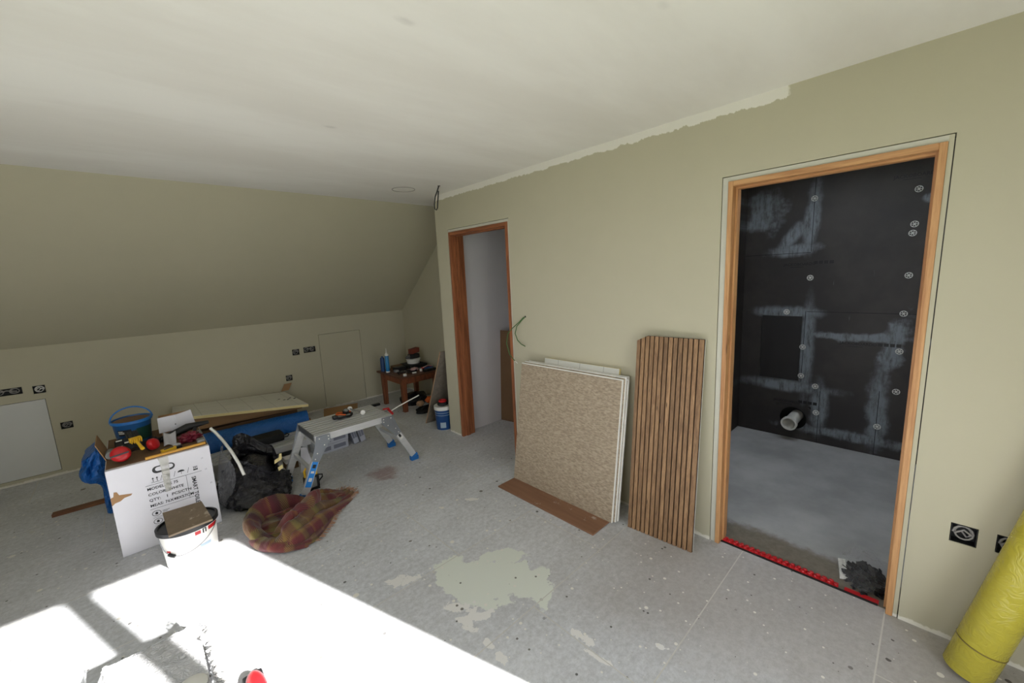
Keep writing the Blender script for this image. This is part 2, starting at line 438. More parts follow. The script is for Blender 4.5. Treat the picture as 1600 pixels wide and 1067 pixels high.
# floor: dusty sub-surface with the single boards laid on it
fl = struct(MB().box((XL, YB - 0.1, -0.06), (0.03, YK + 0.1, -0.0008)).box((0.03, 1.42, -0.06), (0.85, YK + 0.1, -0.0008)).build('floor', 'dust_joint'))
rows = [(-0.85, 0.043, -0.4), (0.043, 0.643, -1.6), (0.643, 1.243, -1.083), (1.243, 1.822, -0.512), (1.822, 2.474, -1.11), (2.474, 3.07, -0.43),
        (3.07, 3.67, -1.25), (3.67, 4.27, -0.25), (4.27, 4.87, -1.9), (4.87, YK + 0.05, -0.7)]
for y0, y1, jx in rows:
    xe = 0.03 if y1 < 1.3 else 0.84
    if 1.2 < y0 < 1.3: xe = 0.10
    cuts = sorted(set([XL] + [c for c in (jx - 2.4, jx, jx + 2.4) if XL + 0.1 < c < xe - 0.1] + [xe]))
    for a, b in zip(cuts[:-1], cuts[1:]):
        g = 0.0028
        MB().box((a + g, y0 + g, -0.019), (b - g, y1 - g, 0.0)).build('floor_board', 'dusty_chipboard', fl)
struct(MB().box((0.03, YB - 0.1, -0.06), (2.1, 1.42, -0.001)).build('floor_bathroom', 'grey_screed'))
SKYL = (0.45, 1.30, 0.15, 1.00)
struct(holed(MB(), (XL - 0.1, 2.2), (YB - 0.1, YS + 0.06), [SKYL], lambda u, v, w_: (u, v, H + 0.1 * w_)).build('ceiling', 'ceiling_white'))
fm, ftn, fbs = newmat('frosted_glass'); ftl = ftn.new('ShaderNodeBsdfTranslucent'); ftl.inputs[0].default_value = (0.77, 0.80, 0.84, 1)
ftn.l.new(ftl.outputs[0], ftn.n['Material Output'].inputs[0]); MATS['frosted_glass'] = fm
struct(MB().box((SKYL[0] + .002, SKYL[2] + .002, H + 0.085), (SKYL[1] - .002, SKYL[3] - .002, H + 0.088)).build('added_rooflight', 'frosted_glass'), 'added frosted rooflight, out of view, to light the bathroom')  # unseen pane, added only to bring diffuse daylight into the bathroom
sl = Vector((0, YK - YS, HK - H)); nn = Vector((0, -sl.z, sl.y)).normalized() * 0.08
struct(MB().obox((XL - 0.1, YS, H), (XR - XL + 0.2, 0, 0), sl * 1.06, nn).build('ceiling_slope', 'sage_paint'))
sock_right = [(-0.194, -0.119, 0.448, 0.530), (-0.316, -0.241, 0.455, 0.532)]
D2 = (0.0, 0.818, 0.0, 2.06); D1 = (2.435, 3.285, 0.0, 2.071)
struct(holed(MB(), (YB - 0.1, YC), (0, H), [D2, D1] + sock_right, lambda u, v, w_: (0.12 * w_, u, v)).build('wall_right', 'sage_paint_door_wall', fix=True))
struct(MB().box((0.12, 3.405, 0), (XR + 0.1, YC, H)).build('wall_niche_return', 'sage_paint'))
struct(MB().box((XR, YC, 0), (XR + 0.1, YK + 0.1, H)).build('wall_niche', 'sage_paint'))
HATCH_W = (-3.60, -2.952, 0.045, 0.722); HATCH_G = (-0.604, -0.062, 0.004, 0.982)
sock_knee = [(-3.245, -3.070, 0.795, 0.855), (-3.012, -2.938, 0.775, 0.845), (-2.902, -2.824, 0.415, 0.478),
             (-0.925, -0.845, 0.765, 0.838), (-0.795, -0.655, 0.775, 0.846), (-1.032, -0.960, 0.463, 0.532)]
struct(holed(MB(), (XL, XR + 0.05), (0, HK + 0.03), [HATCH_W, HATCH_G] + sock_knee, lambda u, v, w_: (u, YK + 0.1 * w_, v)).build('wall_far', 'sage_paint'))
struct(MB().box((XL, YK + 0.1, 0), (XR + 0.1, YK + 0.14, HK + 0.1)).build('wall_leak_stop', 'dark_gap'))  # closing sheet added behind the hatches to stop light leaking through
struct(holed(MB(), (YB - 0.1, YK + 0.1), (0, H), [(-0.55, 1.95, 0.7, 2.15)], lambda u, v, w_: (XL - 0.1 * w_, u, v)).build('wall_left', 'sage_paint'))
w2 = struct(bpy.data.objects.new('added_side_window', None), 'added wide white window in the left wall, outside the view, for extra sky light'); COL.objects.link(w2); w2.location = (XL, 0.7, 0.7); WLOC[w2] = Vector(w2.location)  # invented opening that lets more sky light onto the door wall and floor
MB().box((XL - 0.09, 0.67, 0.7), (XL - 0.04, 0.73, 2.15)).build('mullion', 'window_white', w2)
MB().box((XL - 0.08, -0.55, 0.68), (XL + 0.10, 1.95, 0.70)).build('window_sill', 'window_white', w2)
WIN = (-2.15, -0.77, 0.05, 2.09)
struct(holed(MB(), (XL, 2.1), (0, H), [WIN], lambda u, v, w_: (u, YB - 0.1 * w_, v)).build('wall_window', 'sage_paint'))
# glazed garden doors behind the camera: two lights between mullions
win = struct(bpy.data.objects.new('window_1', None), 'white two light glazed opening behind the camera'); COL.objects.link(win)
win.location = (-1.83, YB, 0.05); WLOC[win] = Vector(win.location)
for a, b in ((-1.51, -1.41),):
    MB().box((a, YB - 0.09, 0.05), (b, YB - 0.03, 2.09)).build('mullion', 'window_white', win)
struct(MB().box((-60, -60, -3.0), (40, 40, -2.8)).build('ground', plain('lawn', (88, 98, 62), 0.95, vary=0.3, vscale=0.6)))
struct(MB().box((XL - 0.5, YB - 0.72, 2.50), (2.2, YB - 0.1, 2.62)).build('added_eave', 'window_white'))  # unseen overhang added to cut high sky light entering the glazed opening
# closet behind the narrow doorway
struct(MB().box((0.12, 3.32, 0), (0.9, 3.405, H)).build('wall_closet', 'plaster_grey'))
struct(MB().box((0.79, 2.1, 0), (0.89, 3.32, H)).build('wall_closet_back', 'black_backer_board'))
struct(MB().box((0.12, 2.1, 0), (0.79, 2.2, H)).build('wall_closet_side', 'plaster_grey'))
# bathroom lined with black boards
NICHE = (0.808, 1.124, 0.545, 1.138); PIPE = (0.70, 0.96, 0.06, 0.32)
bw = struct(holed(MB(), (YB, 1.35), (0, H), [NICHE, PIPE], lambda u, v, w_: (2.0 + 0.1 * w_, u, v)).build('wall_bathroom', 'black_backer_board'))
MB().box((2.007, NICHE[0] + .004, NICHE[2] + .004), (2.11, NICHE[1] - .004, NICHE[3] - .004)).build('hatch_panel', 'black_hatch', bw)
plate = MB(); n = 32; cy, cz, rr = 0.83, 0.19, 0.105
for w_, x_ in ((0, 1.999), (1, 2.02)):
    for i in range(n):
        a = 2 * math.pi * (i + 0.5) / n; plate.v.append(Vector((x_, cy + rr * math.cos(a), cz + rr * math.sin(a))))
    for i in range(n):
        a = 2 * math.pi * (i + 0.5) / n; c, s_ = math.cos(a), math.sin(a); k = 0.131 / max(abs(c), abs(s_))
        plate.v.append(Vector((x_, cy + k * c, cz + k * s_)))
for i in range(n):
    j = (i + 1) % n
    plate.f.append((i, j, n + j, n + i)); plate.f.append((i, j, 2 * n + j, 2 * n + i))
plate.build('pipe_collar_board', 'black_backer_board', bw)
MB().box((2.1, 0.68, 0.04), (2.13, 0.98, 0.34)).build('cavity_back', 'dark_gap', bw)
# thin board joints, printed lettering and fixing washers
plain('print_black', (12, 12, 13), 0.4)
plain('joint_dark', (14, 14, 15), 0.8)
for a, b in (((0.778, 1.70), (0.782, 2.407)), ((0.786, 0.545), (0.790, 1.185)), ((-0.2, 1.18), (0.78, 1.184)), ((0.78, 1.69), (1.29, 1.694)), ((0.255, 0.0), (0.259, 0.55)), ((0.64, 0.0), (0.644, 0.48))):
    MB().box((1.9985, a[0], a[1]), (1.9999, b[0], b[1])).build('board_joint', 'joint_dark', bw)
for (y_, z_, h_, body) in ((0.300, 2.195, 0.0235, 'JACKOBOARD\u00ae'), (0.975, 1.585, 0.0225, 'JACKOBOARD\u00ae'), (0.535, 0.915, 0.0225, 'JACKOBOARD\u00ae'), (0.990, 0.335, 0.020, 'JACKOBOARD\u00ae')):
    text(body, h_, (1.9975, y_, z_), (0, -1, 0), (0, 0, 1), 'print_black', bw, 'printed_lettering', 1.0, 0.03)
    MB().box((1.9975, y_ - 0.15, z_ - 0.016), (1.9985, y_ - 0.05, z_ - 0.011)).build('printed_line', 'print_black', bw)
for y_, z_ in ((0.295, 0.918), (0.755, 1.592), (0.795, 0.345)):
    for k in range(4):
        MB().box((1.9975, y_ - 0.028 - 0.036 * k, z_), (1.9985, y_ - 0.036 * k, z_ + 0.026)).build('printed_block', 'print_black', bw)
plain('washer_grey', (215, 215, 210), 0.5)
WASH = [(0.157, 2.103), (0.160, 1.854), (0.165, 1.789), (0.161, 1.477), (0.166, 1.185), (0.167, 0.888), (0.160, 0.563), (0.781, 2.137), (0.773, 1.476), (0.793, 0.864),
        (0.93, 1.175), (0.66, 0.28), (0.25, 0.25), (0.79, 0.60), (0.68, 0.52)]
w0 = None
for i, (y_, z_) in enumerate(WASH):
    if w0 is None:
        mb = MB(); mb.tube([Vector((1.9965, y_ + 0.021 * math.cos(a * math.pi / 9), z_ + 0.021 * math.sin(a * math.pi / 9))) for a in range(18)], 0.0028, 6, closed=True)
        mb.lathe([(0.008, 0), (0.006, 0.003)], (1.9990, y_, z_), 10, (-1, 0, 0))
        for a in range(6):
            q = a * math.pi / 3; mb.tube([(1.9965, y_, z_), (1.9965, y_ + 0.021 * math.cos(q), z_ + 0.021 * math.sin(q))], 0.0024, 6)
        w0 = mb.build('fixing_washer', 'washer_grey', bw); y0_, z0_ = y_, z_
    else:
        o = w0.copy(); COL.objects.link(o); o.location = (0, y_ - y0_, z_ - z0_)
struct(MB().box((0.12, 1.29, 0), (2.0, 1.40, H)).build('wall_bathroom_side', 'black_backer_board'))
struct(MB().box((2.0, YB - 0.1, 0), (2.13, YB, H)).build('wall_bathroom_corner', 'black_backer_board'))

# door linings: plaster fillet strip, then pine jambs and head
def doorway(name, y0, y1, ztop, strip, jt, ht, depth, mv, mh, label):
    d = struct(bpy.data.objects.new(name, None), label); COL.objects.link(d); d.location = (0, (y0 + y1) / 2, 0); WLOC[d] = Vector(d.location)
    g = 0.0035; sl_, sr_ = strip
    MB().box((0.002, y1 - sl_, 0.002), (0.118, y1 - g, ztop - g)).build('filler_strip', 'filler_white', d)
    MB().box((0.002, y0 + g, 0.002), (0.118, y0 + sr_, ztop - g)).build('filler_strip', 'sage_paint' if name == 'door_2' else 'filler_white', d)
    MB().box((0.003, y0 + sr_, ztop - 0.026), (0.118, y1 - sl_, ztop - g)).build('filler_strip', 'filler_white', d)
    zt = ztop - 0.026
    MB().rbox((-0.004, y1 - sl_ - jt, 0.0), (depth, y1 - sl_ - 0.0005, zt), 0.003).build('jamb', mv, d)
    MB().rbox((-0.004, y0 + sr_ + 0.0005, 0.0), (depth, y0 + sr_ + jt, zt), 0.003).build('jamb', mv, d)
    MB().rbox((-0.004, y0 + sr_ + jt, zt - ht), (depth, y1 - sl_ - jt, zt), 0.003).build('head', mh, d)
    # planted door stops, a step in the reveal
    MB().box((0.045, y1 - sl_ - jt - 0.009, 0.0), (0.085, y1 - sl_ - jt, zt - ht)).build('door_stop', mv, d)
    MB().box((0.045, y0 + sr_ + jt, 0.0), (0.085, y0 + sr_ + jt + 0.009, zt - ht)).build('door_stop', mv, d)
    MB().box((0.045, y0 + sr_ + jt + 0.009, zt - ht - 0.009), (0.085, y1 - sl_ - jt - 0.009, zt - ht)).build('door_stop', mh, d)
    return d
doorway('door_1', D1[0], D1[1], D1[3], (0.012, 0.014), 0.030, 0.030, 0.15, 'pine_red', 'pine_red_head', 'narrow doorway with a red-stained pine lining near the corner')
doorway('door_2', D2[0], D2[1], D2[3], (0.030, 0.018), 0.024, 0.026, 0.125, 'pine', 'pine_head', 'wide doorway with a pale pine lining into the black bathroom')

# access hatches in the low wall
plain('hatch_edge', (60, 58, 50), 0.9)
for hname, hh, m_, lab in (('access_hatch', HATCH_W, 'primer_white', 'white primed square access hatch low in the far wall at the left edge'),
                           ('access_hatch', HATCH_G, 'sage_paint', 'tall sage painted access hatch in the far wall beside the small table')):
    g = 0.004
    o = MB().box((hh[0] + g, YK + 0.0015, hh[2] + g), (hh[1] - g, YK + 0.02, hh[3] - g)).build(hname, m_)
    tag(o, lab, 'hatch')
# back boxes with coiled cable tails
plain('box_black', (22, 21, 20), 0.6)
plain('box_metal', (70, 70, 70), 0.5, 0.6)
plain('cable_grey', (150, 146, 142), 0.5)
plain('cable_white', (225, 222, 215), 0.5)
def socket(u0, u1, v0, v1, P, lab, mc, ncoil, seed):
    rnd = random.Random(seed)
    c = Vector(P((u0 + u1) / 2, v0, 0))
    t = thing('socket_box', lab, 'socket box', c, 'open socket back boxes')
    mb = MB(); e = 0.002; dp = 0.04
    mb.hexa([P(u0 + e, v0 + e, dp), P(u1 - e, v0 + e, dp), P(u1 - e, v1 - e, dp), P(u0 + e, v1 - e, dp), P(u0 + e, v0 + e, dp + 0.004), P(u1 - e, v0 + e, dp + 0.004), P(u1 - e, v1 - e, dp + 0.004), P(u0 + e, v1 - e, dp + 0.004)])
    for a, b, c_, d_ in ((u0 + e, u0 + 2 * e, v0 + e, v1 - e), (u1 - 2 * e, u1 - e, v0 + e, v1 - e), (u0 + e, u1 - e, v0 + e, v0 + 2 * e), (u0 + e, u1 - e, v1 - 2 * e, v1 - e)):
        mb.hexa([P(a, c_, -0.0005), P(b, c_, -0.0005), P(b, d_, -0.0005), P(a, d_, -0.0005), P(a, c_, dp), P(b, c_, dp), P(b, d_, dp), P(a, d_, dp)])
    mb.build('back_box', 'box_black', t)
    W, Hh = u1 - u0, v1 - v0
    for k in range(ncoil):
        cu = u0 + W * ((k + 0.5) / ncoil); cv = (v0 + v1) / 2; ru = min(W / ncoil, Hh * 1.25) * 0.40; rv = Hh * 0.40
        pts = [P(cu + ru * (1 - 0.015 * i) * math.cos(i * 0.5 + k), cv + rv * (1 - 0.015 * i) * math.sin(i * 0.5 + k), 0.010 + 0.0009 * i) for i in range(22)]
        pts.append(P(cu + ru * 0.2, cv, 0.036))
        MB().tube(pts, 0.0034, 8).build('cable', mc, t, smooth=True)
    MB().tube([P(u0 + W * .2, v0 + Hh * .5, 0.012), P(u0 + W * .5, v0 + Hh * .7, 0.010), P(u0 + W * .8, v0 + Hh * .45, 0.014)], 0.004, 8).build('cable', mc, t, smooth=True)
PR = lambda u, v, w_: (w_, u, v)
PK = lambda u, v, w_: (u, YK + w_, v)
socket(*sock_right[0], PR, 'open black back box with coiled grey cable on the right wall, nearer the doorway', 'cable_grey', 1, 1)
socket(*sock_right[1], PR, 'open black back box with grey cable loop directly above the yellow roll', 'cable_grey', 1, 2)
socket(*sock_knee[0], PK, 'wide open back box with grey cables above the white hatch at the left edge', 'cable_grey', 2, 3)
socket(*sock_knee[1], PK, 'square open back box with white cable above the corner of the white hatch', 'cable_white', 1, 4)
socket(*sock_knee[2], PK, 'low square open back box between the white hatch and the blue bucket', 'cable_grey', 1, 5)
socket(*sock_knee[3], PK, 'square open back box left of a wider one beside the tall sage hatch', 'cable_grey', 1, 6)
socket(*sock_knee[4], PK, 'wide open back box next to the top corner of the tall sage hatch', 'cable_grey', 2, 7)
socket(*sock_knee[5], PK, 'lower square open back box above the foil faced insulation board', 'cable_grey', 1, 8)

# marks on the ceiling: filled downlight hole, hanging cable
plain('ring_line', (140, 134, 126), 0.9)
tag(MB().tube([(-0.397 + 0.098 * math.cos(a * math.pi / 20), 3.345 + 0.098 * math.sin(a * math.pi / 20), H - 0.0005) for a in range(40)], 0.0028, 6, closed=True).build('downlight_ring', 'ring_line'),
    'faint round outline of a downlight cut into the ceiling near the corner', 'ring')
plain('cable_black', (24, 24, 26), 0.45)
cb = thing('ceiling_cable', 'black cable loop hanging from a ceiling hole at the wall corner', 'cable', (-0.215, 3.06, H))
MB().tube([(-0.215, 3.06, H + 0.001), (-0.22, 3.075, H - 0.03), (-0.228, 3.11, H - 0.085), (-0.228, 3.13, H - 0.145), (-0.222, 3.135, H - 0.185), (-0.212, 3.13, H - 0.192), (-0.205, 3.12, H - 0.175), (-0.207, 3.105, H - 0.12), (-0.213, 3.075, H - 0.04)], 0.0055, 8).build('cable', 'cable_black', cb, smooth=True)
MB().lathe([(0.014, 0), (0.012, 0.0015)], (-0.215, 3.06, H - 0.0018), 14).build('ceiling_hole', 'dark_gap', cb)
plain('cable_green', (58, 96, 44), 0.45, vary=0.35, vscale=60)
ew = thing('earth_wire', 'pair of green earth wires coming out of the wall beside the narrow doorway', 'wire', (-0.002, 2.287, 1.28))
MB().tube([(0.02, 2.287, 1.28), (-0.01, 2.30, 1.272), (-0.025, 2.334, 1.236), (-0.04, 2.40, 1.185), (-0.045, 2.455, 1.135), (-0.045, 2.478, 1.05), (-0.04, 2.45, 0.955), (-0.03, 2.40, 0.905)], 0.0036, 8).build('wire', 'cable_green', ew, smooth=True)
MB().tube([(-0.03, 2.40, 0.905), (-0.026, 2.375, 0.887)], 0.0026, 8).build('bare_end', 'cable_white', ew)
MB().tube([(0.02, 2.287, 1.278), (-0.01, 2.305, 1.262), (-0.03, 2.36, 1.20), (-0.035, 2.378, 1.14), (-0.033, 2.355, 1.085), (-0.028, 2.32, 1.055), (-0.024, 2.278, 1.04)], 0.0036, 8).build('wire', 'cable_green', ew, smooth=True)
MB().lathe([(0.008, 0), (0.007, 0.001)], (-0.0003, 2.287, 1.279), 12, (-1, 0, 0)).build('wall_hole', 'dark_gap', ew)

# ------------------------------------------------------------------ materials of the things
wood('slat_walnut', (118, 86, 58), (174, 136, 98), (13, 13, 0.8), 4.0, 0.6, True, 0.5)
plain('felt_black', (18, 17, 17), 0.95)
plain('edge_white', (228, 226, 220), 0.6)
plain('cardboard', (158, 122, 86), 0.85, vary=0.1, vscale=6)
plain('cardboard_dark', (112, 84, 58), 0.85, vary=0.12, vscale=6)
plain('carton_white', (218, 216, 222), 0.6, vary=0.03)
plain('ink', (26, 26, 30), 0.6)
plain('ink_soft', (110, 110, 116), 0.7)
plain('blue_plastic', (32, 106, 176), 0.4, vary=0.12)
plain('blue_dark', (20, 62, 112), 0.5)
plain('blue_sticker', (40, 132, 214), 0.45, vary=0.05)
plain('black_plastic', (24, 24, 26), 0.45)
plain('black_rubber', (16, 16, 17), 0.7)
plain('red_plastic', (186, 28, 34), 0.35)
plain('red_dark', (122, 28, 40), 0.5, vary=0.3, vscale=30)
plain('yellow_plastic', (222, 176, 40), 0.4)
plain('yellow_wood', (206, 152, 62), 0.55)
plain('white_plastic', (226, 224, 218), 0.4, vary=0.04)
plain('grey_plastic', (128, 128, 126), 0.5)
plain('paper_grey', (172, 170, 172), 0.85)
plain('orange_plastic', (206, 96, 34), 0.5)
plain('bristle_black', (40, 38, 36), 0.9)
plain('steel', (150, 150, 152), 0.35, 0.9)
def mk_alu():
    m, t, b = newmat('aluminium'); o = t.obj()
    n = t.noise(t.mapping(o, scale=(1, 14, 14)), 9.0, 4.0, 0.6)
    t.put(b.inputs['Base Color'], t.mix(n, lin((186, 186, 187)), lin((222, 222, 222))))
    b.inputs['Metallic'].default_value = 0.45; b.inputs['Roughness'].default_value = 0.4
    t.put(b.inputs['Normal'], t.bump(n, 0.1, 0.002)); MATS['aluminium'] = m
mk_alu()
def mk_tan():
    """tan face with a pressed leathery ripple"""
    m, t, b = newmat('tan_ripple'); o = t.obj()
    q = t.mapping(o, rot=(0.5, 0, 0), scale=(1, 0.55, 1.6))
    v = t.voronoi(q, 85.0, 'SMOOTH_F1'); n = t.noise(q, 60.0, 2.0, 0.5, 0.8)
    h = t.math('ADD', t.math('MULTIPLY', v, 0.5), n)
    t.put(b.inputs['Base Color'], t.mix(t.ramp(h, 0.45, 1.0), lin((142, 126, 107)), lin((176, 160, 138))))
    b.inputs['Roughness'].default_value = 0.6
    t.put(b.inputs['Normal'], t.bump(h, 0.7, 0.004)); MATS['tan_ripple'] = m
mk_tan()
def mk_foilgrid(name, axes, base=(226, 224, 216)):
    """foil facing printed with a faint square grid and dashes of lettering"""
    m, t, b = newmat(name); o = t.obj(); s = t.sep(o); u, v = s[axes[0]], s[axes[1]]
    fu = t.math('ABSOLUTE', t.math('SUBTRACT', t.math('FRACT', t.math('MULTIPLY', u, 5.0)), 0.5))
    fv = t.math('ABSOLUTE', t.math('SUBTRACT', t.math('FRACT', t.math('MULTIPLY', v, 5.0)), 0.5))
    g = t.math('MAXIMUM', t.ramp(fu, 0.485, 0.495), t.ramp(fv, 0.485, 0.495))
    n = t.noise(o, 3.0, 3.0)
    col = t.mix(n, tuple(x * 0.9 for x in lin(base)), lin(base))
    col = t.mix(t.math('MULTIPLY', g, 0.5), col, lin((120, 118, 108)))
    t.put(b.inputs['Base Color'], col); b.inputs['Roughness'].default_value = 0.45; b.inputs['Metallic'].default_value = 0.15
    MATS[name] = m
mk_foilgrid('foil_grid', (0, 1)); mk_foilgrid('foil_grid_up', (1, 2))
plain('foam_yellow', (228, 210, 150), 0.8)
def mk_laminate():
    m, t, b = newmat('brown_laminate'); o = t.obj()
    n = t.noise(t.mapping(o, scale=(9, 0.7, 9)), 4.0, 4.0, 0.6)
    col = t.mix(n, lin((112, 78, 58)), lin((152, 112, 86)))
    dust = t.ramp(t.noise(o, 11.0, 5.0, 0.7), 0.6, 0.68)
    col = t.mix(t.math('MULTIPLY', dust, 0.6), col, lin((206, 198, 190)))
    t.put(b.inputs['Base Color'], col); b.inputs['Roughness'].default_value = 0.55; MATS['brown_laminate'] = m
mk_laminate()
def mk_tile():
    m, t, b = newmat('stone_tile'); o = t.obj()
    n = t.noise(o, 30.0, 5.0, 0.7); v = t.noise(o, 14.0, 3.0)
    col = t.mix(n, lin((108, 92, 72)), lin((140, 122, 100)))
    col = t.mix(t.ramp(v, 0.62, 0.68), col, lin((176, 160, 140)))
    t.put(b.inputs['Base Color'], col); b.inputs['Roughness'].default_value = 0.7; MATS['stone_tile'] = m
mk_tile()
def mk_bag(name, rgb, rough, alpha=1.0, cs=16.0, st=0.5):
    """crumpled film: sharp crease network in the relief"""
    m, t, b = newmat(name); o = t.obj()
    d = t.noise(o, 5.0, 3.0); q = t.mapping(o); t.l.new(t.comb(d, d, d), q.node.inputs[1])
    v = t.voronoi(q, cs, 'DISTANCE_TO_EDGE'); v2 = t.voronoi(q, cs * 0.45, 'DISTANCE_TO_EDGE')
    h = t.math('ADD', t.math('MINIMUM', v, 0.25), t.math('MULTIPLY', v2, 0.8))
    t.put(b.inputs['Base Color'], lin(rgb)); b.inputs['Roughness'].default_value = rough
    b.inputs['Alpha'].default_value = alpha
    t.put(b.inputs['Normal'], t.bump(h, st, 0.02)); MATS[name] = m
mk_bag('bin_bag', (40, 39, 43), 0.27)
mk_bag('bag_flap', (96, 96, 100), 0.35, 0.62)
mk_bag('clear_film', (226, 226, 228), 0.12, 0.5, 30.0, 1.0)
mk_bag('clear_bag', (215, 216, 220), 0.08, 0.06, 26.0, 0.9)
mk_bag('yellow_film', (182, 170, 62), 0.2, 1.0, 22.0, 0.25)
mk_bag('white_pack', (232, 232, 234), 0.5, 1.0, 20.0, 0.12)
mk_bag('blue_bag', (22, 92, 168), 0.4, 1.0, 14.0, 0.6)
mk_bag('maroon_bag', (112, 26, 44), 0.3, 1.0, 22.0, 0.6)

V = Vector
# ------------------------------------------------------------------ boards leaning on the right wall
tag(MB().rbox((-0.438, 1.345, 0.0005), (-0.225, 2.225, 0.011), 0.002).build('laminate_strip', 'brown_laminate'), 'brown laminate strip on the floor under the tan boards', 'strip')
TB = V((0.155, 0.012, 0.915))                                      # up the slope of the stack
def tan_board(i, dy0, dy1, dz, label):
    b0 = V((-0.267 + 0.0195 * i, 2.224 + dy0, 0.0115)); b1 = V((-0.264 + 0.0195 * i, 1.322 + dy1, 0.0115))
    up = TB * (1 + dz); u = b1 - b0; nrm = up.cross(u).normalized() * -1
    if nrm.x < 0: nrm = -nrm
    t = thing('tan_board', label, 'panel', b0.lerp(b1, 0.5), 'tan boards leaning on the wall')
    MB().obox(b0 + nrm * 0.002, u, up, nrm * 0.0125).build('core', 'edge_white', t)
    MB().obox(b0, u * 0.994, up * 0.992, nrm * 0.002).build('face', 'tan_ripple', t)
tan_board(0, 0, 0, 0, 'front tan rippled board of the stack leaning on the wall, with a white edge')
tan_board(1, -0.012, -0.012, 0.012, 'second tan board in the leaning stack, only its white right edge showing')
tan_board(2, 0.0, -0.018, -0.006, 'third tan board in the leaning stack, behind two white edged boards')
tan_board(3, -0.02, -0.006, 0.01, 'rearmost tan board of the stack, in front of the foil grid board')
ib = thing('insulation_board', 'foil faced insulation board with printed grid behind the tan boards', 'board', (-0.175, 1.73, 0.0))
b0 = V((-0.174, 2.065, 0.0015)); u = V((0, -0.655, -0.0)); up = V((0.148, 0.0, 0.968)); nrm = up.cross(u).normalized(); nrm = nrm if nrm.x > 0 else -nrm
MB().obox(b0, u, up, nrm * 0.0015).build('facing', 'foil_grid_up', ib)
MB().obox(b0 + nrm * 0.0016, u, up, nrm * 0.020).build('foam', 'foam_yellow', ib)
# slatted walnut panel, one corner sawn off
P0, P1 = V((-0.205, 1.237, 0.001)), V((-0.179, 0.844, 0.001))
u = (P1 - P0); W_ = u.length; u.normalize(); up = V((0.150, 0.022, 1.212)); L_ = up.length; up.normalize()
nrm = u.cross(up).normalized(); nrm = nrm if nrm.x < 0 else -nrm    # towards the room
sp = thing('slat_panel', 'walnut slatted wall panel with one sawn corner leaning beside the wide doorway', 'panel', (P0 + P1) / 2)
back = [(0, 0), (W_, 0), (W_, L_), (0.064, L_), (0, L_ - 0.032)]
MB().prism(back, P0 - nrm * 0.0015, u, up, -nrm * 0.010).build('backing', 'edge_white', sp)
MB().prism(back, P0, u, up, -nrm * 0.0014).build('felt', 'felt_black', sp)
NS = 14; pitch = W_ / NS
for i in range(NS):
    a, b = i * pitch + 0.0002, (i + 1) * pitch - 0.0068
    if i == NS - 1: b = W_ - 0.003
    top = lambda q: L_ - 0.002 if q >= 0.064 else L_ - 0.034 + 0.032 * q / 0.064
    MB().prism([(a, 0), (b, 0), (b, top(b)), (a, top(a))], P0 + nrm * 0.0003, u, up, nrm * 0.010).build('slat', 'slat_walnut', sp)

# ------------------------------------------------------------------ red studded strip in the wide doorway
rs = thing('decoupling_strip', 'red studded membrane strip lying along the threshold of the wide doorway', 'strip', (0.06, 0.42, 0))
MB().box((0.028, 0.07, -0.001), (0.040, 0.765, 0.004)).build('edge_strip', 'black_rubber', rs)
MB().box((0.040, 0.22, 0.0), (0.078, 0.762, 0.004)).build('membrane', 'red_plastic', rs)
MB().box((0.040, 0.068, 0.0), (0.070, 0.195, 0.004)).build('membrane', 'red_plastic', rs)
s0 = None
for k in range(20):
    for r_ in range(2):
        y_ = 0.75 - k * 0.0275 - 0.006 * r_; x_ = 0.050 + 0.019 * r_
        if k >= 19 and r_: continue
        if s0 is None:
            s0 = MB().lathe([(0.0105, 0), (0.0095, 0.009), (0.005, 0.0105)], (x_, y_, 0.004), 10).build('stud', 'red_plastic', rs); sx_, sy_ = x_, y_
        else:
            o = s0.copy(); COL.objects.link(o); o.location = (x_ - sx_, y_ - sy_, 0)
# ------------------------------------------------------------------ clear bag of black plastic parts just inside the doorway
cbag = thing('parts_bag', 'clear plastic bag of black plastic parts lying inside the wide doorway', 'bag', (0.17, 0.11, 0.0))
def crump(c, r, sc, seed, amp=0.25, f=3.0):
    def fn(q):
        n_ = noise.noise(q * f + V((seed, 0, 0))); r2 = abs(noise.noise(q * f * 2.1 + V((0, seed, 0))))
        return 1 + amp * n_ - amp * 0.6 * r2
    return fn
def flat_base(mb, z0):
    for q in mb.v: q.z = max(q.z, z0)
    return mb
rr_ = random.Random(5); heap = MB()
for i in range(230):
    a = rr_.uniform(0, 6.28); r_ = rr_.random() ** 0.5
    x_ = 0.185 + 0.105 * r_ * math.cos(a); y_ = 0.125 + 0.080 * r_ * math.sin(a); z_ = 0.008 + (1 - r_ ** 2) * 0.085 * rr_.random()
    d = V((rr_.uniform(-1, 1), rr_.uniform(-1, 1), rr_.uniform(-.6, .6))).normalized(); e = d.orthogonal().normalized(); f_ = d.cross(e)
    heap.obox((x_, y_, z_), d * 0.028, e * 0.016, f_ * 0.004)
for q in heap.v: q.y = max(q.y, 0.052)
o = flat_base(heap, 0.002).build('black_parts', 'black_plastic', cbag); o['kind'] = 'stuff'
fb = MB().ico((0.185, 0.135, 0.05), 1.0, 4, (0.145, 0.105, 0.080), crump(None, 0, 0, 3.3, 0.35, 2.2))
for q in fb.v: q.y = max(q.y, 0.047)
flat_base(fb, 0.001).build('film', 'clear_bag', cbag, smooth=True)
fpts = MB().grid(lambda a, b: (0.245 + 0.07 * a + 0.03 * math.sin(b * 9), 0.085 + 0.15 * b, 0.045 + 0.05 * a + 0.012 * math.sin(14 * b + 3 * a)), 10, 24)
fpts.build('open_mouth', 'clear_bag', cbag, smooth=True)
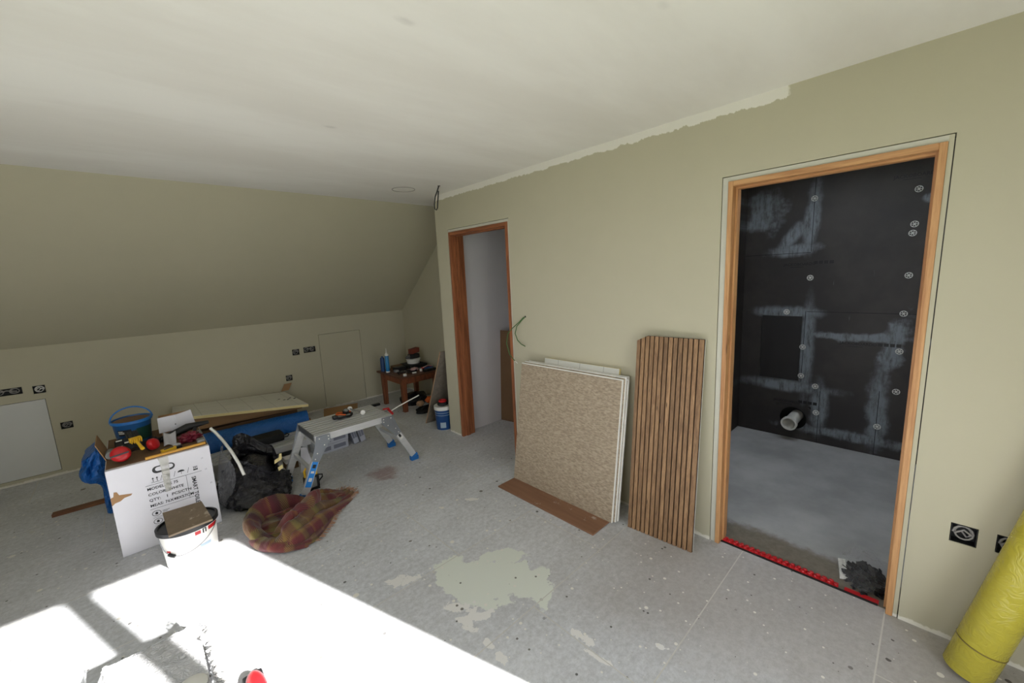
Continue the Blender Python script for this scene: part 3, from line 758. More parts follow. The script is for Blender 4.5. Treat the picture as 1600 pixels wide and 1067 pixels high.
MB().obox((0.12, 0.222, 0.004), (0.16, 0.030, 0.0), (0.012, -0.03, 0.002), (0, 0, 0.012)).build('header_card', 'edge_white', cbag)

# ------------------------------------------------------------------ yellow roll leaning on the right wall
yr = thing('membrane_roll', 'long yellow film wrapped roll leaning on the right wall', 'roll', (-0.16, -0.203, 0))
ya = V((0.057, -0.21, 1.0)).normalized(); yb = V((-0.160, -0.203, 0.017))
MB().lathe([(0.066, 0), (0.0685, 0.004), (0.0685, 1.45), (0.066, 1.454)], yb, 40, ya).build('roll', 'yellow_film', yr, smooth=True)
plain('tape_brown', (120, 104, 36), 0.4)
MB().lathe([(0.0687, 0.128), (0.0695, 0.129), (0.0695, 0.133), (0.0687, 0.134)], yb, 40, ya, cap0=False, cap1=False).build('band', 'tape_brown', yr)

# ------------------------------------------------------------------ waste pipe in the bathroom wall
wp = thing('waste_pipe', 'white plastic waste pipe poking from a round hole in the black wall', 'pipe', (2.0, 0.83, 0.19))
MB().lathe([(0.050, 0.0), (0.050, 0.19), (0.062, 0.195), (0.064, 0.225), (0.060, 0.228), (0.050, 0.226), (0.045, 0.19), (0.044, 0.05)], (2.09, 0.815, 0.20), 32, (-1, 0.08, -0.12), cap0=True, cap1=True).build('pipe', 'white_plastic', wp, smooth=True)

# brown board standing in the closet
bb = MB(); bb.obox((0.585, 3.312, 0.001), (0.36 * 0.30, -0.98 * 0.60, 0), (0.05, 0.0, 1.02), (0.012, 0.004, 0))
tag(bb.build('hardboard_sheet', 'cardboard_dark'), 'brown board standing against the back of the closet', 'board')

# ------------------------------------------------------------------ white carton with shipping print
BX0, BX1, BY0, BY1, BZ = -2.552, -2.046, 3.335, 4.05, 0.567
ct = thing('carton', 'large white carton with black shipping print and clutter on top', 'carton', ((BX0 + BX1) / 2, (BY0 + BY1) / 2, 0))
body = MB().rbox((BX0, BY0, 0.001), (BX1, BY1, BZ), 0.004).build('body', 'carton_white', ct)
MB().box((BX0 + 0.004, BY0 + 0.03, BZ), (BX1 - 0.004, BY1 - 0.004, BZ + 0.0025)).build('top_flap', 'cardboard_dark', ct)
MB().obox((BX0 + 0.002, BY0 + 0.22, BZ - 0.002), (-0.035, 0, 0.115), (0, 0.26, 0), (0.004, 0, 0.001)).build('side_flap', 'cardboard', ct)
YF = BY0 - 0.0012
def stadium(cx, cz, w_, h_, n_=10):
    r_ = h_ / 2; pts = []
    for s_, a0 in ((1, -90), (-1, 90)):
        for i in range(n_ + 1):
            a = math.radians(a0 + 180 * i / n_); pts.append((cx + s_ * (w_ / 2 - r_) + r_ * math.cos(a), cz + r_ * math.sin(a)))
    return pts
def front(poly, m, nm, off=0.0):
    MB().prism(poly, (0, YF - off, 0), (1, 0, 0), (0, 0, 1), (0, 0.0011, 0)).build(nm, m, body)
front(stadium(-2.292, 0.497, 0.112, 0.046), 'black_plastic', 'hand_hole')
front(stadium(-2.289, 0.500, 0.088, 0.026), 'carton_white', 'hand_hole_flap', 0.0006)
def ft(body_, size, x_, z_, m='ink', sx=1.0, b=0.016): text(body_, size, (x_, YF - 0.0004, z_), (1, 0, 0), (0, 0, 1), m, body, 'printed_text', sx, b)
ft('MODEL: BS 75', 0.0175, -2.388, 0.375)
ft('COLOR: WHITE', 0.0175, -2.388, 0.338)
ft('QTY:', 0.0175, -2.388, 0.300); ft('1', 0.0175, -2.306, 0.300); ft('PCS/CTN', 0.0175, -2.277, 0.300)
ft('MEAS: 76X48X57CM', 0.0175, -2.388, 0.263)
text('SMART TOILET', 0.022, (-2.165, YF - 0.0004, 0.385), (0, 0, -1), (1, 0, 0), 'ink', body, 'printed_text', 1.0, 0.018)
def bar(x0, x1, z0, z1, m='ink', nm='printed_line'): front([(x0, z0), (x1, z0), (x1, z1), (x0, z1)], m, nm, 0.0002)
bar(-2.392, -2.108, 0.4060, 0.4078); bar(-2.192, -2.1905, 0.245, 0.406); bar(-2.392, -2.150, 0.247, 0.2485)
# handling symbols: arrows, fragile glass, umbrella, stacking mark, slashes between them
for x_ in (-2.352, -2.332):
    bar(x_ - 0.0015, x_ + 0.0015, 0.425, 0.446, 'ink', 'arrow_shaft'); front([(x_ - 0.006, 0.444), (x_ + 0.006, 0.444), (x_, 0.453)], 'ink', 'arrow_head', 0.0002)
bar(-2.362, -2.322, 0.419, 0.421)
for x_ in (-2.312, -2.246, -2.176):
    front([(x_ - 0.006, 0.420), (x_ - 0.004, 0.420), (x_ + 0.006, 0.454), (x_ + 0.004, 0.454)], 'ink', 'printed_slash', 0.0002)
front([(-2.286, 0.452), (-2.268, 0.452), (-2.270, 0.438), (-2.2755, 0.436), (-2.2755, 0.424), (-2.2785, 0.424), (-2.2785, 0.436), (-2.284, 0.438)], 'ink', 'glass_symbol', 0.0002)
front([(-2.212 + 0.018 * math.cos(math.radians(a)), 0.440 + 0.013 * math.sin(math.radians(a))) for a in range(0, 181, 20)], 'ink', 'umbrella_symbol', 0.0002)
bar(-2.213, -2.211, 0.424, 0.441, 'ink', 'umbrella_symbol')
bar(-2.150, -2.126, 0.424, 0.433, 'ink', 'stacking_symbol'); bar(-2.150, -2.126, 0.448, 0.450); bar(-2.148, -2.145, 0.436, 0.448); bar(-2.131, -2.128, 0.436, 0.448); bar(-2.141, -2.135, 0.438, 0.446)
for z_ in (0.215, 0.160, 0.105):
    MB().tube([(-2.365 + 0.021 * math.cos(a * math.pi / 12), YF - 0.0002, z_ + 0.017 * math.sin(a * math.pi / 12)) for a in range(24)], 0.0014, 6, closed=True).build('printed_ring', 'ink', body)
    front([(-2.371, z_ - 0.008), (-2.359, z_ - 0.008), (-2.358, z_ + 0.004), (-2.365, z_ + 0.009), (-2.372, z_ + 0.004)], 'ink', 'ring_symbol', 0.0002)
    bar(-2.335, -2.300, z_ + 0.003, z_ + 0.0055, 'ink_soft'); bar(-2.335, -2.310, z_ - 0.005, z_ - 0.0025, 'ink_soft'); bar(-2.385, -2.2, z_ - 0.028, z_ - 0.0268, 'ink_soft')
for x_, z_ in ((-2.098, 0.487), (-2.088, 0.405), (-2.072, 0.30)):
    bar(x_, x_ + 0.0015, z_, z_ + 0.010, 'ink_soft', 'staple'); bar(x_ + 0.006, x_ + 0.0075, z_ + 0.001, z_ + 0.011, 'ink_soft', 'staple')
front([(-2.5515, 0.395), (-2.538, 0.400), (-2.533, 0.428), (-2.520, 0.425), (-2.512, 0.402), (-2.484, 0.396), (-2.455, 0.389), (-2.462, 0.380), (-2.492, 0.376), (-2.512, 0.362), (-2.536, 0.358), (-2.5515, 0.345)], 'cardboard', 'torn_patch', 0.0003)
tp, tt, tb_ = newmat('clear_tape'); tb_.inputs['Base Color'].default_value = (*lin((212, 210, 200)), 1); tb_.inputs['Alpha'].default_value = 0.38; tb_.inputs['Roughness'].default_value = 0.3; MATS['clear_tape'] = tp
front([(-2.312, 0.566), (-2.262, 0.566), (-2.266, 0.47), (-2.272, 0.40), (-2.275, 0.335), (-2.302, 0.335), (-2.306, 0.43), (-2.304, 0.50)], 'clear_tape', 'packing_tape', 0.0012)

# ------------------------------------------------------------------ oval paint tub in front of the carton, tile offcut on its lid
TC = V((-2.236, 3.015, 0.0))
tub = thing('paint_tub', 'white oval paint tub with a black lid in front of the carton', 'tub', TC)
tb0 = MB().lathe([(0.128, 0.001), (0.134, 0.006), (0.150, 0.222)], TC, 44, sx=0.93, sy=0.80).build('tub_body', 'white_plastic', tub, smooth=True)
MB().lathe([(0.152, 0.216), (0.158, 0.218), (0.159, 0.243), (0.153, 0.246), (0.146, 0.245), (0.143, 0.236), (0.02, 0.234)], TC, 44, sx=0.95, sy=0.84).build('lid', 'black_plastic', tub, smooth=True)
def on_tub(a, z, k=1.006):
    r_ = (0.134 + (0.150 - 0.134) * (z - 0.006) / 0.216) * k
    return TC + V((r_ * 0.93 * math.cos(a), r_ * 0.80 * math.sin(a), z))
def tub_patch(a0, a1, z0, z1, m, nm, slant=0.0):
    MB().grid(lambda s_, t_: on_tub(math.radians(a0 + (a1 - a0) * s_), z0 + (z1 - z0) * t_ + slant * s_, 1.005), 10, 2).build(nm, m, tb0, smooth=True)
tub_patch(-82, -70, 0.185, 0.207, 'red_plastic', 'red_label'); tub_patch(-52, -22, 0.182, 0.206, 'red_plastic', 'red_label')
tub_patch(-66, -63, 0.180, 0.208, 'ink', 'printed_mark'); tub_patch(-60, -57, 0.180, 0.208, 'ink', 'printed_mark'); tub_patch(-66, -57, 0.204, 0.209, 'ink', 'printed_mark')
plain('print_blue', (168, 186, 200), 0.6)
tub_patch(-75, -48, 0.095, 0.115, 'print_blue', 'printed_block'); tub_patch(-130, -100, 0.070, 0.073, 'print_blue', 'printed_line'); tub_patch(-125, -112, 0.045, 0.052, 'print_blue', 'printed_line'); tub_patch(-105, -98, 0.042, 0.05, 'print_blue', 'printed_line')
tub_patch(-150, -138, 0.115, 0.128, 'red_plastic', 'red_label')
hp = [on_tub(math.radians(-172 + 150 * i / 20), 0.200 - 0.105 * math.sin(math.pi * (i / 20) ** 0.7), 1.02 + 0.06 * math.sin(math.pi * i / 20)) for i in range(21)]
MB().tube(hp, 0.0022, 6).build('wire_handle', 'steel', tub, smooth=True)
MB().tube([hp[4], hp[5], hp[6]], 0.009, 10).build('handle_grip', 'black_plastic', tub, smooth=True)
to = MB(); q0, q1, q2, q3 = V((-2.338, 3.185, 0.256)), V((-2.146, 3.178, 0.252)), V((-2.126, 2.881, 0.247)), V((-2.330, 2.864, 0.248))
to.hexa([q3, q2, q1, q0] + [q + V((0, 0, 0.011)) for q in (q3, q2, q1, q0)])
tag(to.build('tile_offcut', 'stone_tile'), 'brown stone tile offcut lying on the black tub lid', 'tile')

# ------------------------------------------------------------------ wrapped white pack and red case at the front edge
pk = thing('wrapped_pack', 'white pack in crumpled clear film on the sunlit floor', 'pack', (-2.43, 1.88, 0))
def packsurf():
    mb = MB().rbox((-2.585, 1.60, 0.004), (-2.290, 2.155, 0.142), 0.012)
    return mb
packsurf().build('white_block', 'white_pack', pk, smooth=True)
def film_side(fn, nu, nv): MB().grid(fn, nu, nv).build('film', 'clear_film', pk, smooth=True)
def nz(x_, y_, z_, k, s_): return noise.noise(V((x_ * k, y_ * k, z_ * k + s_)))
mk_bag('opaque_film', (206, 205, 203), 0.25, 0.92, 40.0, 1.0)
MB().grid(lambda a, b: (-2.284 + 0.022 * math.sin(math.pi * b) + (0.017 * abs(((a * 17 + 0.6 * nz(a * 6, b * 3, 0, 1, 4)) % 1.0) - 0.5) * 2 + 0.02 * nz(a * 12, b * 4, 0, 1.5, 5)) * (0.4 + b), 1.60 + 0.565 * a, 0.006 + 0.150 * b + 0.02 * nz(a * 16, b, 0, 1.4, 3) * b), 150, 16).build('film', 'opaque_film', pk, smooth=False)
film_side(lambda a, b: (-2.590 - 0.020 * math.sin(math.pi * b) + 0.02 * nz(a * 9, b * 2, 0, 2.2, 9), 1.60 + 0.56 * a, 0.008 + 0.145 * b + 0.016 * nz(a * 12, b, 0, 1.4, 13) * b), 60, 14)
film_side(lambda a, b: (-2.592 + 0.30 * a, 2.158 + 0.004 * math.sin(math.pi * b) + 0.006 * nz(a * 9, b * 2, 0, 2.2, 19), 0.008 + 0.136 * b + 0.014 * abs(nz(a * 10, b, 0, 1.4, 23)) * b), 50, 12)
film_side(lambda a, b: (-2.588 + 0.298 * a, 1.60 + 0.555 * b, 0.1435 + 0.006 * abs(nz(a * 8, b * 12, 0, 1.6, 2)) + 0.004 * abs(nz(a * 20, b * 30, 0, 1.6, 2))), 50, 60)
MB().ico((-2.285, 2.150, 0.150), 1, 3, (0.020, 0.022, 0.028), crump(None, 0, 0, 8.1, 0.7, 2.4)).build('film_tuft', 'clear_film', pk, smooth=True)
MB().lathe([(0.050, 0), (0.050, 0.004), (0.044, 0.008), (0.01, 0.009)], (-2.345, 1.80, 0.1495), 28).build('disc', 'white_plastic', pk, smooth=True)
MB().lathe([(0.030, 0), (0.030, 0.006), (0.02, 0.012), (0.01, 0.013)], (-2.575, 2.02, 0.130), 24, (-0.5, 0, 1)).build('disc', 'grey_plastic', pk, smooth=True)
rc = thing('red_case', 'red rounded plastic case with a dark base at the bottom edge of the picture', 'case', (-2.155, 1.76, 0))
MB().rbox((-2.195, 1.66, 0.001), (-2.122, 1.850, 0.022), 0.009).build('base', 'black_plastic', rc, smooth=True)
MB().ico((-2.158, 1.755, 0.026), 1, 3, (0.036, 0.092, 0.026), lambda q: 1.0 if q.z > -0.4 else 0.8).build('shell', 'red_plastic', rc, smooth=True)

# ------------------------------------------------------------------ brown batten on the floor, blue bag behind the carton
wood('batten_brown', (96, 58, 36), (136, 90, 58), (0.7, 9, 9), 4.0)
tag(MB().obox((-2.935, 4.375, 0.0008), (0.80, -0.035, 0), (0.004, 0.055, 0), (0, 0, 0.022)).build('batten', 'batten_brown'), 'brown timber batten lying on the floor behind the carton', 'batten')
def bluefn(u_, v_):
    a = 2 * math.pi * u_; up_ = 1 / (1 + math.exp(-(v_ - 0.56) * 22))
    cx = -2.607 - 0.055 * up_ + 0.05 * max(0, v_ - 0.8); rx = 0.030 + 0.045 * up_ * (1 - 0.4 * max(0, v_ - 0.8) / 0.2); ry = 0.05 + 0.10 * up_
    k = 1 + 0.30 * noise.noise(V((math.cos(a) * 1.5, math.sin(a) * 1.5, v_ * 5))) - 0.35 * abs(noise.noise(V((math.cos(a) * 3, math.sin(a) * 3, v_ * 9 + 3))))
    q = (abs(math.cos(a)) ** 3 + abs(math.sin(a)) ** 3) ** (-1 / 3)
    return (min(cx + rx * k * q * math.cos(a), BX0 - 0.008), 4.16 + ry * k * q * math.sin(a), 0.03 + 0.47 * v_ - 0.05 * up_ * math.cos(a) * -1)
bg_ = MB().grid(bluefn, 36, 40, wrap=True)
bg_.f.append(tuple(range(36))); bg_.f.append(tuple(len(bg_.v) - 36 + i for i in range(36)))
for q in bg_.v:
    if q.z < 0.034: q.z = 0.001
tag(bg_.build('blue_bag', 'blue_bag', smooth=True), 'crumpled blue plastic bag squeezed between the carton and the low wall', 'bag')

# ------------------------------------------------------------------ clutter on the carton
TZ = BZ + 0.0032
bk = thing('blue_bucket', 'translucent blue bucket with a raised handle on the white carton', 'bucket', (-2.405, 3.875, TZ))
c_ = V((-2.405, 3.875, TZ))
plain('bucket_clear', (36, 92, 150), 0.3, vary=0.1, alpha=0.8)
plain('green_dark', (14, 58, 46), 0.5)
bkb = MB().lathe([(0.088, 0), (0.090, 0.004), (0.104, 0.150), (0.108, 0.152), (0.108, 0.164), (0.1035, 0.165), (0.100, 0.150), (0.086, 0.006)], c_, 40, cap1=True).build('tub', 'bucket_clear', bk, smooth=True)
MB().lathe([(0.1082, 0.146), (0.112, 0.148), (0.112, 0.166), (0.108, 0.168), (0.102, 0.1665)], c_, 40, cap0=False, cap1=False).build('rim', 'blue_plastic', bk, smooth=True)
MB().lathe([(0.096, 0.140), (0.101, 0.158), (0.08, 0.160), (0.01, 0.1605)], c_, 32).build('contents', 'cardboard_dark', bk)
MB().tube([c_ + V((0.112 * math.cos(a), 0.02 * math.sin(a) + 0.02, 0.150 + 0.090 * math.sin(a))) for a in [math.pi * i / 24 for i in range(25)]], 0.005, 8).build('handle', 'blue_plastic', bk, smooth=True)
def bk_on(a, z): r_ = 0.090 + 0.014 * z / 0.15 + 0.0012; return c_ + V((r_ * math.cos(a), r_ * math.sin(a), z))
def bk_patch(a0, a1, z0, z1, m, nm): MB().grid(lambda s_, t_: bk_on(math.radians(a0 + (a1 - a0) * s_), z0 + (z1 - z0) * t_), 12, 2).build(nm, m, bkb, smooth=True)
bk_patch(-140, -95, 0.070, 0.112, 'ink', 'label'); bk_patch(-80, -20, 0.02, 0.11, 'green_dark', 'label')
for k in range(3): MB().grid(lambda s_, t_, k=k: bk_on(math.radians(-138 + (26 - 5 * k) * s_), 0.084 + 0.008 * k + 0.004 * t_) * 1.0 + V((0, -0.0012, 0)), 8, 1).build('label_print', 'edge_white', bkb)
# ear defenders
ed = thing('ear_defenders', 'red ear defenders with a black headband on the carton front corner', 'ear defenders', (-2.43, 3.47, TZ))
for e_, ax, kk in ((V((-2.474, 3.415, TZ + 0.060)), V((-0.2, -0.85, 0.45)), 1.38), (V((-2.318, 3.500, TZ + 0.050)), V((0.75, -0.5, 0.2)), 1.1)):
    cup = MB().lathe([(0.030 * kk, -0.022), (0.036 * kk, -0.012), (0.036 * kk, 0.004), (0.031 * kk, 0.016), (0.018 * kk, 0.022), (0.004, 0.023)], e_, 28, ax, sx=0.95, sy=1.0).build('cup', 'red_plastic', ed, smooth=True)
    MB().lathe([(0.022 * kk, -0.030), (0.033 * kk, -0.028), (0.034 * kk, -0.016)], e_, 24, ax).build('cushion', 'black_rubber', cup, smooth=True)
MB().tube([(-2.478, 3.398, TZ + 0.036), (-2.492, 3.41, TZ + 0.030), (-2.492, 3.47, TZ + 0.02), (-2.47, 3.54, TZ + 0.014), (-2.41, 3.59, TZ + 0.014), (-2.35, 3.57, TZ + 0.02), (-2.315, 3.53, TZ + 0.03), (-2.300, 3.50, TZ + 0.040)], 0.006, 8).build('headband', 'black_plastic', ed, smooth=True)
MB().obox((-2.520, 3.392, TZ + 0.055), (0.086, -0.010, 0.014), (0, -0.006, 0), (0, -0.002, 0.009)).build('cup_strap', 'black_plastic', ed)
# hand brush: bristles up on the yellow block
hb = thing('hand_brush', 'yellow hand brush with dark bristles lying between the red ear cups', 'brush', (-2.40, 3.44, TZ))
hd = V((0.25, -0.93, -0.25)).normalized(); hs = V((0.96, 0.25, 0.0)).normalized(); hu = hd.cross(hs) * -1; hu = hu if hu.z > 0 else -hu
ho = V((-2.402, 3.530, TZ + 0.094))
MB().obox(ho - hs * 0.030, hs * 0.060, hd * 0.022, hu * 0.026).build('head', 'yellow_plastic', hb)
for k in range(6): MB().obox(ho - hs * (0.030 - 0.0105 * k) + hu * 0.004, hs * 0.0075, -hd * 0.060 + hu * 0.02, hu * 0.018).build('bristle_tuft', 'bristle_black' if k % 5 else 'bristle_black', hb)
for k in range(5): MB().obox(ho - hs * (0.026 - 0.012 * k) + hd * 0.004, hs * 0.0045, hd * 0.035, hu * 0.028).build('rib', 'yellow_plastic', hb)
MB().tube([ho + hd * 0.018 + hu * 0.013, ho + hd * 0.06 + hu * 0.006, ho + hd * 0.125 - hu * 0.002], [0.010, 0.0085, 0.0105], 12).build('handle', 'yellow_plastic', hb, smooth=True)
gl = MB().ico((-2.325, 3.650, TZ + 0.022), 1, 3, (0.055, 0.038, 0.030), crump(None, 0, 0, 1.4, 0.45, 2.4))
tag(flat_base(gl, TZ + 0.001).build('black_glove', 'black_rubber', smooth=True), 'crumpled black glove behind the right red ear cup on the carton', 'glove')
# yellow stick along the front edge
tag(MB().tube([(-2.368, 3.352, TZ + 0.0095), (-2.06, 3.372, TZ + 0.0095)], 0.0095, 14).build('wooden_stick', 'yellow_wood', smooth=True), 'yellow round wooden stick along the front edge of the carton', 'stick')
# packets and small tools
pkt = MB().grid(lambda a, b: (-2.505 + 0.115 * a, 3.635 + 0.10 * b + 0.02 * a, TZ + 0.006 + 0.055 * b + 0.010 * math.sin(3.1 * a) + 0.004 * math.sin(17 * a + 5 * b)), 14, 10)
pb = thing('black_packet', 'black printed packet propped below the blue bucket', 'packet', (-2.48, 3.65, TZ))
pkt.build('pouch', 'black_plastic', pb, smooth=True, solid=0.004)
for k in range(3): MB().grid(lambda a, b, k=k: (-2.497 + (0.03 + 0.025 * (k % 2)) * a + 0.04 * (k % 2), 3.632 + 0.022 + 0.026 * k + 0.010 * b + 0.006 * a, TZ + 0.006 + 0.055 * (0.22 + 0.26 * k + 0.10 * b) + 0.016), 2, 1).build('print', 'edge_white', pb)
tag(MB().lathe([(0.024, 0), (0.0255, 0.003), (0.0255, 0.075), (0.022, 0.082), (0.012, 0.084)], (-2.524, 3.548, TZ + 0.0265), 24, (0.0, 1.0, 0)).build('grey_tin', 'grey_plastic', smooth=True), 'small grey tin lying behind the left red ear cup', 'tin')
gs = MB().grid(lambda a, b: (-2.268 + 0.065 * a + 0.01 * b, 3.515 + 0.08 * b - 0.01 * a, TZ + 0.012 + 0.065 * b + 0.008 * math.sin(5 * a + 2 * b)), 10, 10)
tag(gs.build('sanding_sheet', 'paper_grey', smooth=True, solid=0.003), 'curled grey sanding sheet standing behind the yellow knife', 'sheet')
kn = thing('utility_knife', 'yellow and black utility knife lying behind the wooden stick', 'knife', (-2.24, 3.40, TZ))
MB().obox((-2.285, 3.385, TZ + 0.001), (0.075, 0.018, 0.004), (-0.006, 0.030, 0), (0, 0, 0.022)).build('body', 'yellow_plastic', kn)
MB().obox((-2.272, 3.390, TZ + 0.0235), (0.048, 0.0115, 0.003), (-0.003, 0.016, 0), (0, 0, 0.003)).build('slider', 'black_plastic', kn)
MB().obox((-2.210, 3.404, TZ + 0.005), (0.030, 0.008, 0), (-0.005, 0.020, 0), (0, 0, 0.016)).build('grip', 'black_plastic', kn)
mbg = MB().ico((-2.125, 3.525, TZ + 0.030), 1, 4, (0.062, 0.055, 0.036), crump(None, 0, 0, 4.4, 0.45, 2.6))
tag(flat_base(mbg, TZ + 0.001).build('maroon_wrapper', 'maroon_bag', smooth=True), 'crumpled maroon wrapper on the right of the carton top', 'wrapper')
pp = MB().ico((-2.205, 3.452, TZ + 0.014), 1, 3, (0.022, 0.018, 0.018), crump(None, 0, 0, 9.4, 0.45, 2.6))
tag(flat_base(pp, TZ + 0.001).build('clear_wrapper', 'clear_film', smooth=True), 'crumpled clear wrapper beside the maroon one on the carton', 'wrapper')
tag(MB().rbox((-2.100, 3.395, TZ + 0.001), (-2.058, 3.455, TZ + 0.030), 0.008).build('grey_fitting', 'grey_plastic', smooth=True), 'grey plastic fitting at the right end of the wooden stick', 'fitting')
ob = thing('open_box', 'small white box with open flaps standing at the back of the carton', 'box', (-2.17, 3.84, TZ))
q0 = V((-2.275, 3.775, TZ + 0.001))
MB().hexa([(-2.262, 3.80, TZ + .001), (-2.075, 3.80, TZ + .001), (-2.075, 3.93, TZ + .001), (-2.262, 3.93, TZ + .001), (-2.268, 3.80, TZ + .095), (-2.070, 3.80, TZ + .100), (-2.070, 3.93, TZ + .13), (-2.262, 3.93, TZ + .13)]).build('body', 'cardboard', ob)
MB().obox((-2.276, 3.782, TZ + 0.036), (0.102, -0.018, 0.006), (0.004, 0, 0.112), (0, -0.003, 0)).build('flap', 'carton_white', ob)
MB().obox((-2.172, 3.764, TZ + 0.042), (0.106, 0.030, 0.012), (-0.014, 0, 0.108), (0, -0.003, 0)).build('flap', 'carton_white', ob)
MB().lathe([(0.004, 0), (0.003, 0.001)], (-2.180, 3.758, TZ + 0.085), 10, (0, -1, 0)).build('thumb_hole', 'dark_gap', ob)
st_ = MB().tube([(-2.285, 3.665, TZ + 0.018), (-2.21, 3.675, TZ + 0.034), (-2.12, 3.69, TZ + 0.060), (-2.05, 3.70, TZ + 0.062), (-1.995, 3.705, TZ + 0.060)], [0.017, 0.026, 0.028, 0.018, 0.012], 14)
ca = thing('caulking_gun', 'black caulking gun lying in front of the open white box', 'tool', (-2.14, 3.69, TZ))
st_.build('barrel', 'black_plastic', ca, smooth=True)
MB().obox((-2.105, 3.640, TZ + 0.001), (0.022, 0.004, 0), (0, 0.014, 0), (0.012, 0.02, 0.055)).build('grip', 'black_rubber', ca)
tag(MB().rbox((-2.098, 3.56, TZ + 0.001), (-2.052, 3.635, TZ + 0.036), 0.004).build('junction_case', 'grey_plastic'), 'small grey case at the back right of the carton top', 'case')

# ------------------------------------------------------------------ bin bag with debris, white hose
bb = thing('bin_bag', 'black bin bag bulging with rubble beside the white carton', 'bag', (-1.74, 3.62, 0))
def bagfn(u, v):
    a = 2 * math.pi * u; z_ = v
    prof = [0.92, 1.0, 1.0, 0.96, 0.90, 0.80, 0.68, 0.55, 0.50, 0.56][min(9, int(v * 9.999))]; p2 = [0.92, 1.0, 1.0, 0.96, 0.90, 0.80, 0.68, 0.55, 0.50, 0.56, 0.58][min(10, int(v * 9.999) + 1)]
    r_ = prof + (p2 - prof) * (v * 9.999 - int(v * 9.999))
    h_ = 0.30 + 0.10 * math.cos(a - 2.2) + 0.03 * math.cos(3 * a)
    nn_ = noise.noise(V((math.cos(a) * 1.7, math.sin(a) * 1.7, v * 2.6))); rg = abs(noise.noise(V((math.cos(a) * 4.2, math.sin(a) * 4.2, v * 7.0 + 4)))); pl_ = math.sin(9 * a + 6 * v) * 0.035 * v
    r_ *= 1 + 0.16 * nn_ - 0.20 * rg + pl_
    return (-1.765 + 0.265 * r_ * math.cos(a) + 0.03 * v, 3.60 + 0.315 * r_ * math.sin(a) + 0.05 * v, 0.002 + h_ * 1.06 * z_ ** 0.85)
bag_m = MB().grid(bagfn, 88, 44, wrap=True)
for q in bag_m.v:
    lim = -1.50 if 3.235 < q.y < 3.55 else -1.605
    q.x = min(max(q.x, BX1 + 0.008), lim)
bag_m.build('bag', 'bin_bag', bb, smooth=True, fix=False)
MB().ico((-1.79, 3.64, 0.18), 1, 3, (0.15, 0.19, 0.11), crump(None, 0, 0, 1.7, 0.3, 2.4)).build('rubble', 'bin_bag', bb, smooth=True)
def flapfn(a, b):
    x_ = -2.034 + (0.02 + 0.085 * math.sin(math.pi * min(1, b * 1.15)) ** 0.8) * a + 0.075 * b * b * 0.8
    return (x_, 3.415 + 0.02 * math.sin(4 * b + 2 * a) + 0.05 * b, 0.035 + 0.46 * b + 0.015 * a)
MB().grid(flapfn, 8, 26).build('bag_neck', 'bag_flap', bb, smooth=True)
for (x_, y_, z_, d1, d2) in ((-1.665, 3.42, 0.262, (0.055, 0.01, 0.018), (0.006, 0.012, 0.022)), (-1.640, 3.40, 0.285, (0.012, 0.004, 0.050), (0.018, 0.006, -0.002)), (-1.652, 3.375, 0.215, (0.034, 0.006, 0.012), (-0.004, -0.004, 0.028))):
    MB().obox((x_, y_, z_), d1, d2, (0.0, 0.006, 0.001)).build('plaster_scrap', 'foam_yellow', bb)
tag(MB().tube([(-1.998, 3.63, 0.600), (-1.975, 3.61, 0.568), (-1.945, 3.55, 0.512), (-1.915, 3.45, 0.440), (-1.893, 3.37, 0.365), (-1.880, 3.32, 0.290)], 0.0105, 14).build('white_hose', 'white_plastic', smooth=True), 'bent white plastic hose arching over the black bin bag', 'hose')

# ------------------------------------------------------------------ tartan blanket heaped on the floor
def mk_tartan():
    m, t, b = newmat('tartan'); s = t.sep(t.uv())
    n = t.noise(t.comb(s[0], s[1], 0.0), 6.0, 3.0)
    def bands(x_, k, ph):
        f = t.math('FRACT', t.math('ADD', t.math('MULTIPLY', x_, k), ph))
        rp = t.new('ShaderNodeValToRGB'); t.l.new(f, rp.inputs[0]); e = rp.color_ramp; e.interpolation = 'EASE'
        cols = [(0.0, (98, 44, 48)), (0.22, (104, 50, 52)), (0.30, (124, 110, 62)), (0.44, (106, 98, 58)), (0.52, (60, 34, 42)), (0.74, (92, 40, 54)), (0.80, (136, 98, 56)), (0.88, (106, 50, 50))]
        e.elements[0].position = 0.0; e.elements[0].color = (*lin(cols[0][1]), 1); e.elements[1].position = 0.9; e.elements[1].color = (*lin(cols[-1][1]), 1)
        for p_, c in cols[1:-1]:
            x = e.elements.new(p_); x.color = (*lin(c), 1)
        return rp.outputs[0]
    w1 = t.math('FRACT', t.math('MULTIPLY', t.math('ADD', s[0], s[1]), 95.0))
    col = t.mix(t.ramp(w1, 0.35, 0.65), bands(s[0], 4.6, 0.1), bands(s[1], 4.0, 0.4))
    col = t.mix(t.math('MULTIPLY', n, 0.22), col, lin((120, 84, 64)))
    t.put(b.inputs['Base Color'], col); b.inputs['Roughness'].default_value = 0.95; b.inputs['Specular IOR Level'].default_value = 0.1
    b.inputs['Sheen Weight'].default_value = 0.25
    h = t.noise(t.comb(t.math('MULTIPLY', s[0], 1.0), t.math('MULTIPLY', s[1], 1.0), 0.0), 160.0, 2.0)
    t.put(b.inputs['Normal'], t.bump(h, 0.6, 0.004)); MATS['tartan'] = m
mk_tartan()
plain('fringe_wool', (166, 128, 104), 0.95, vary=0.4, vscale=40)
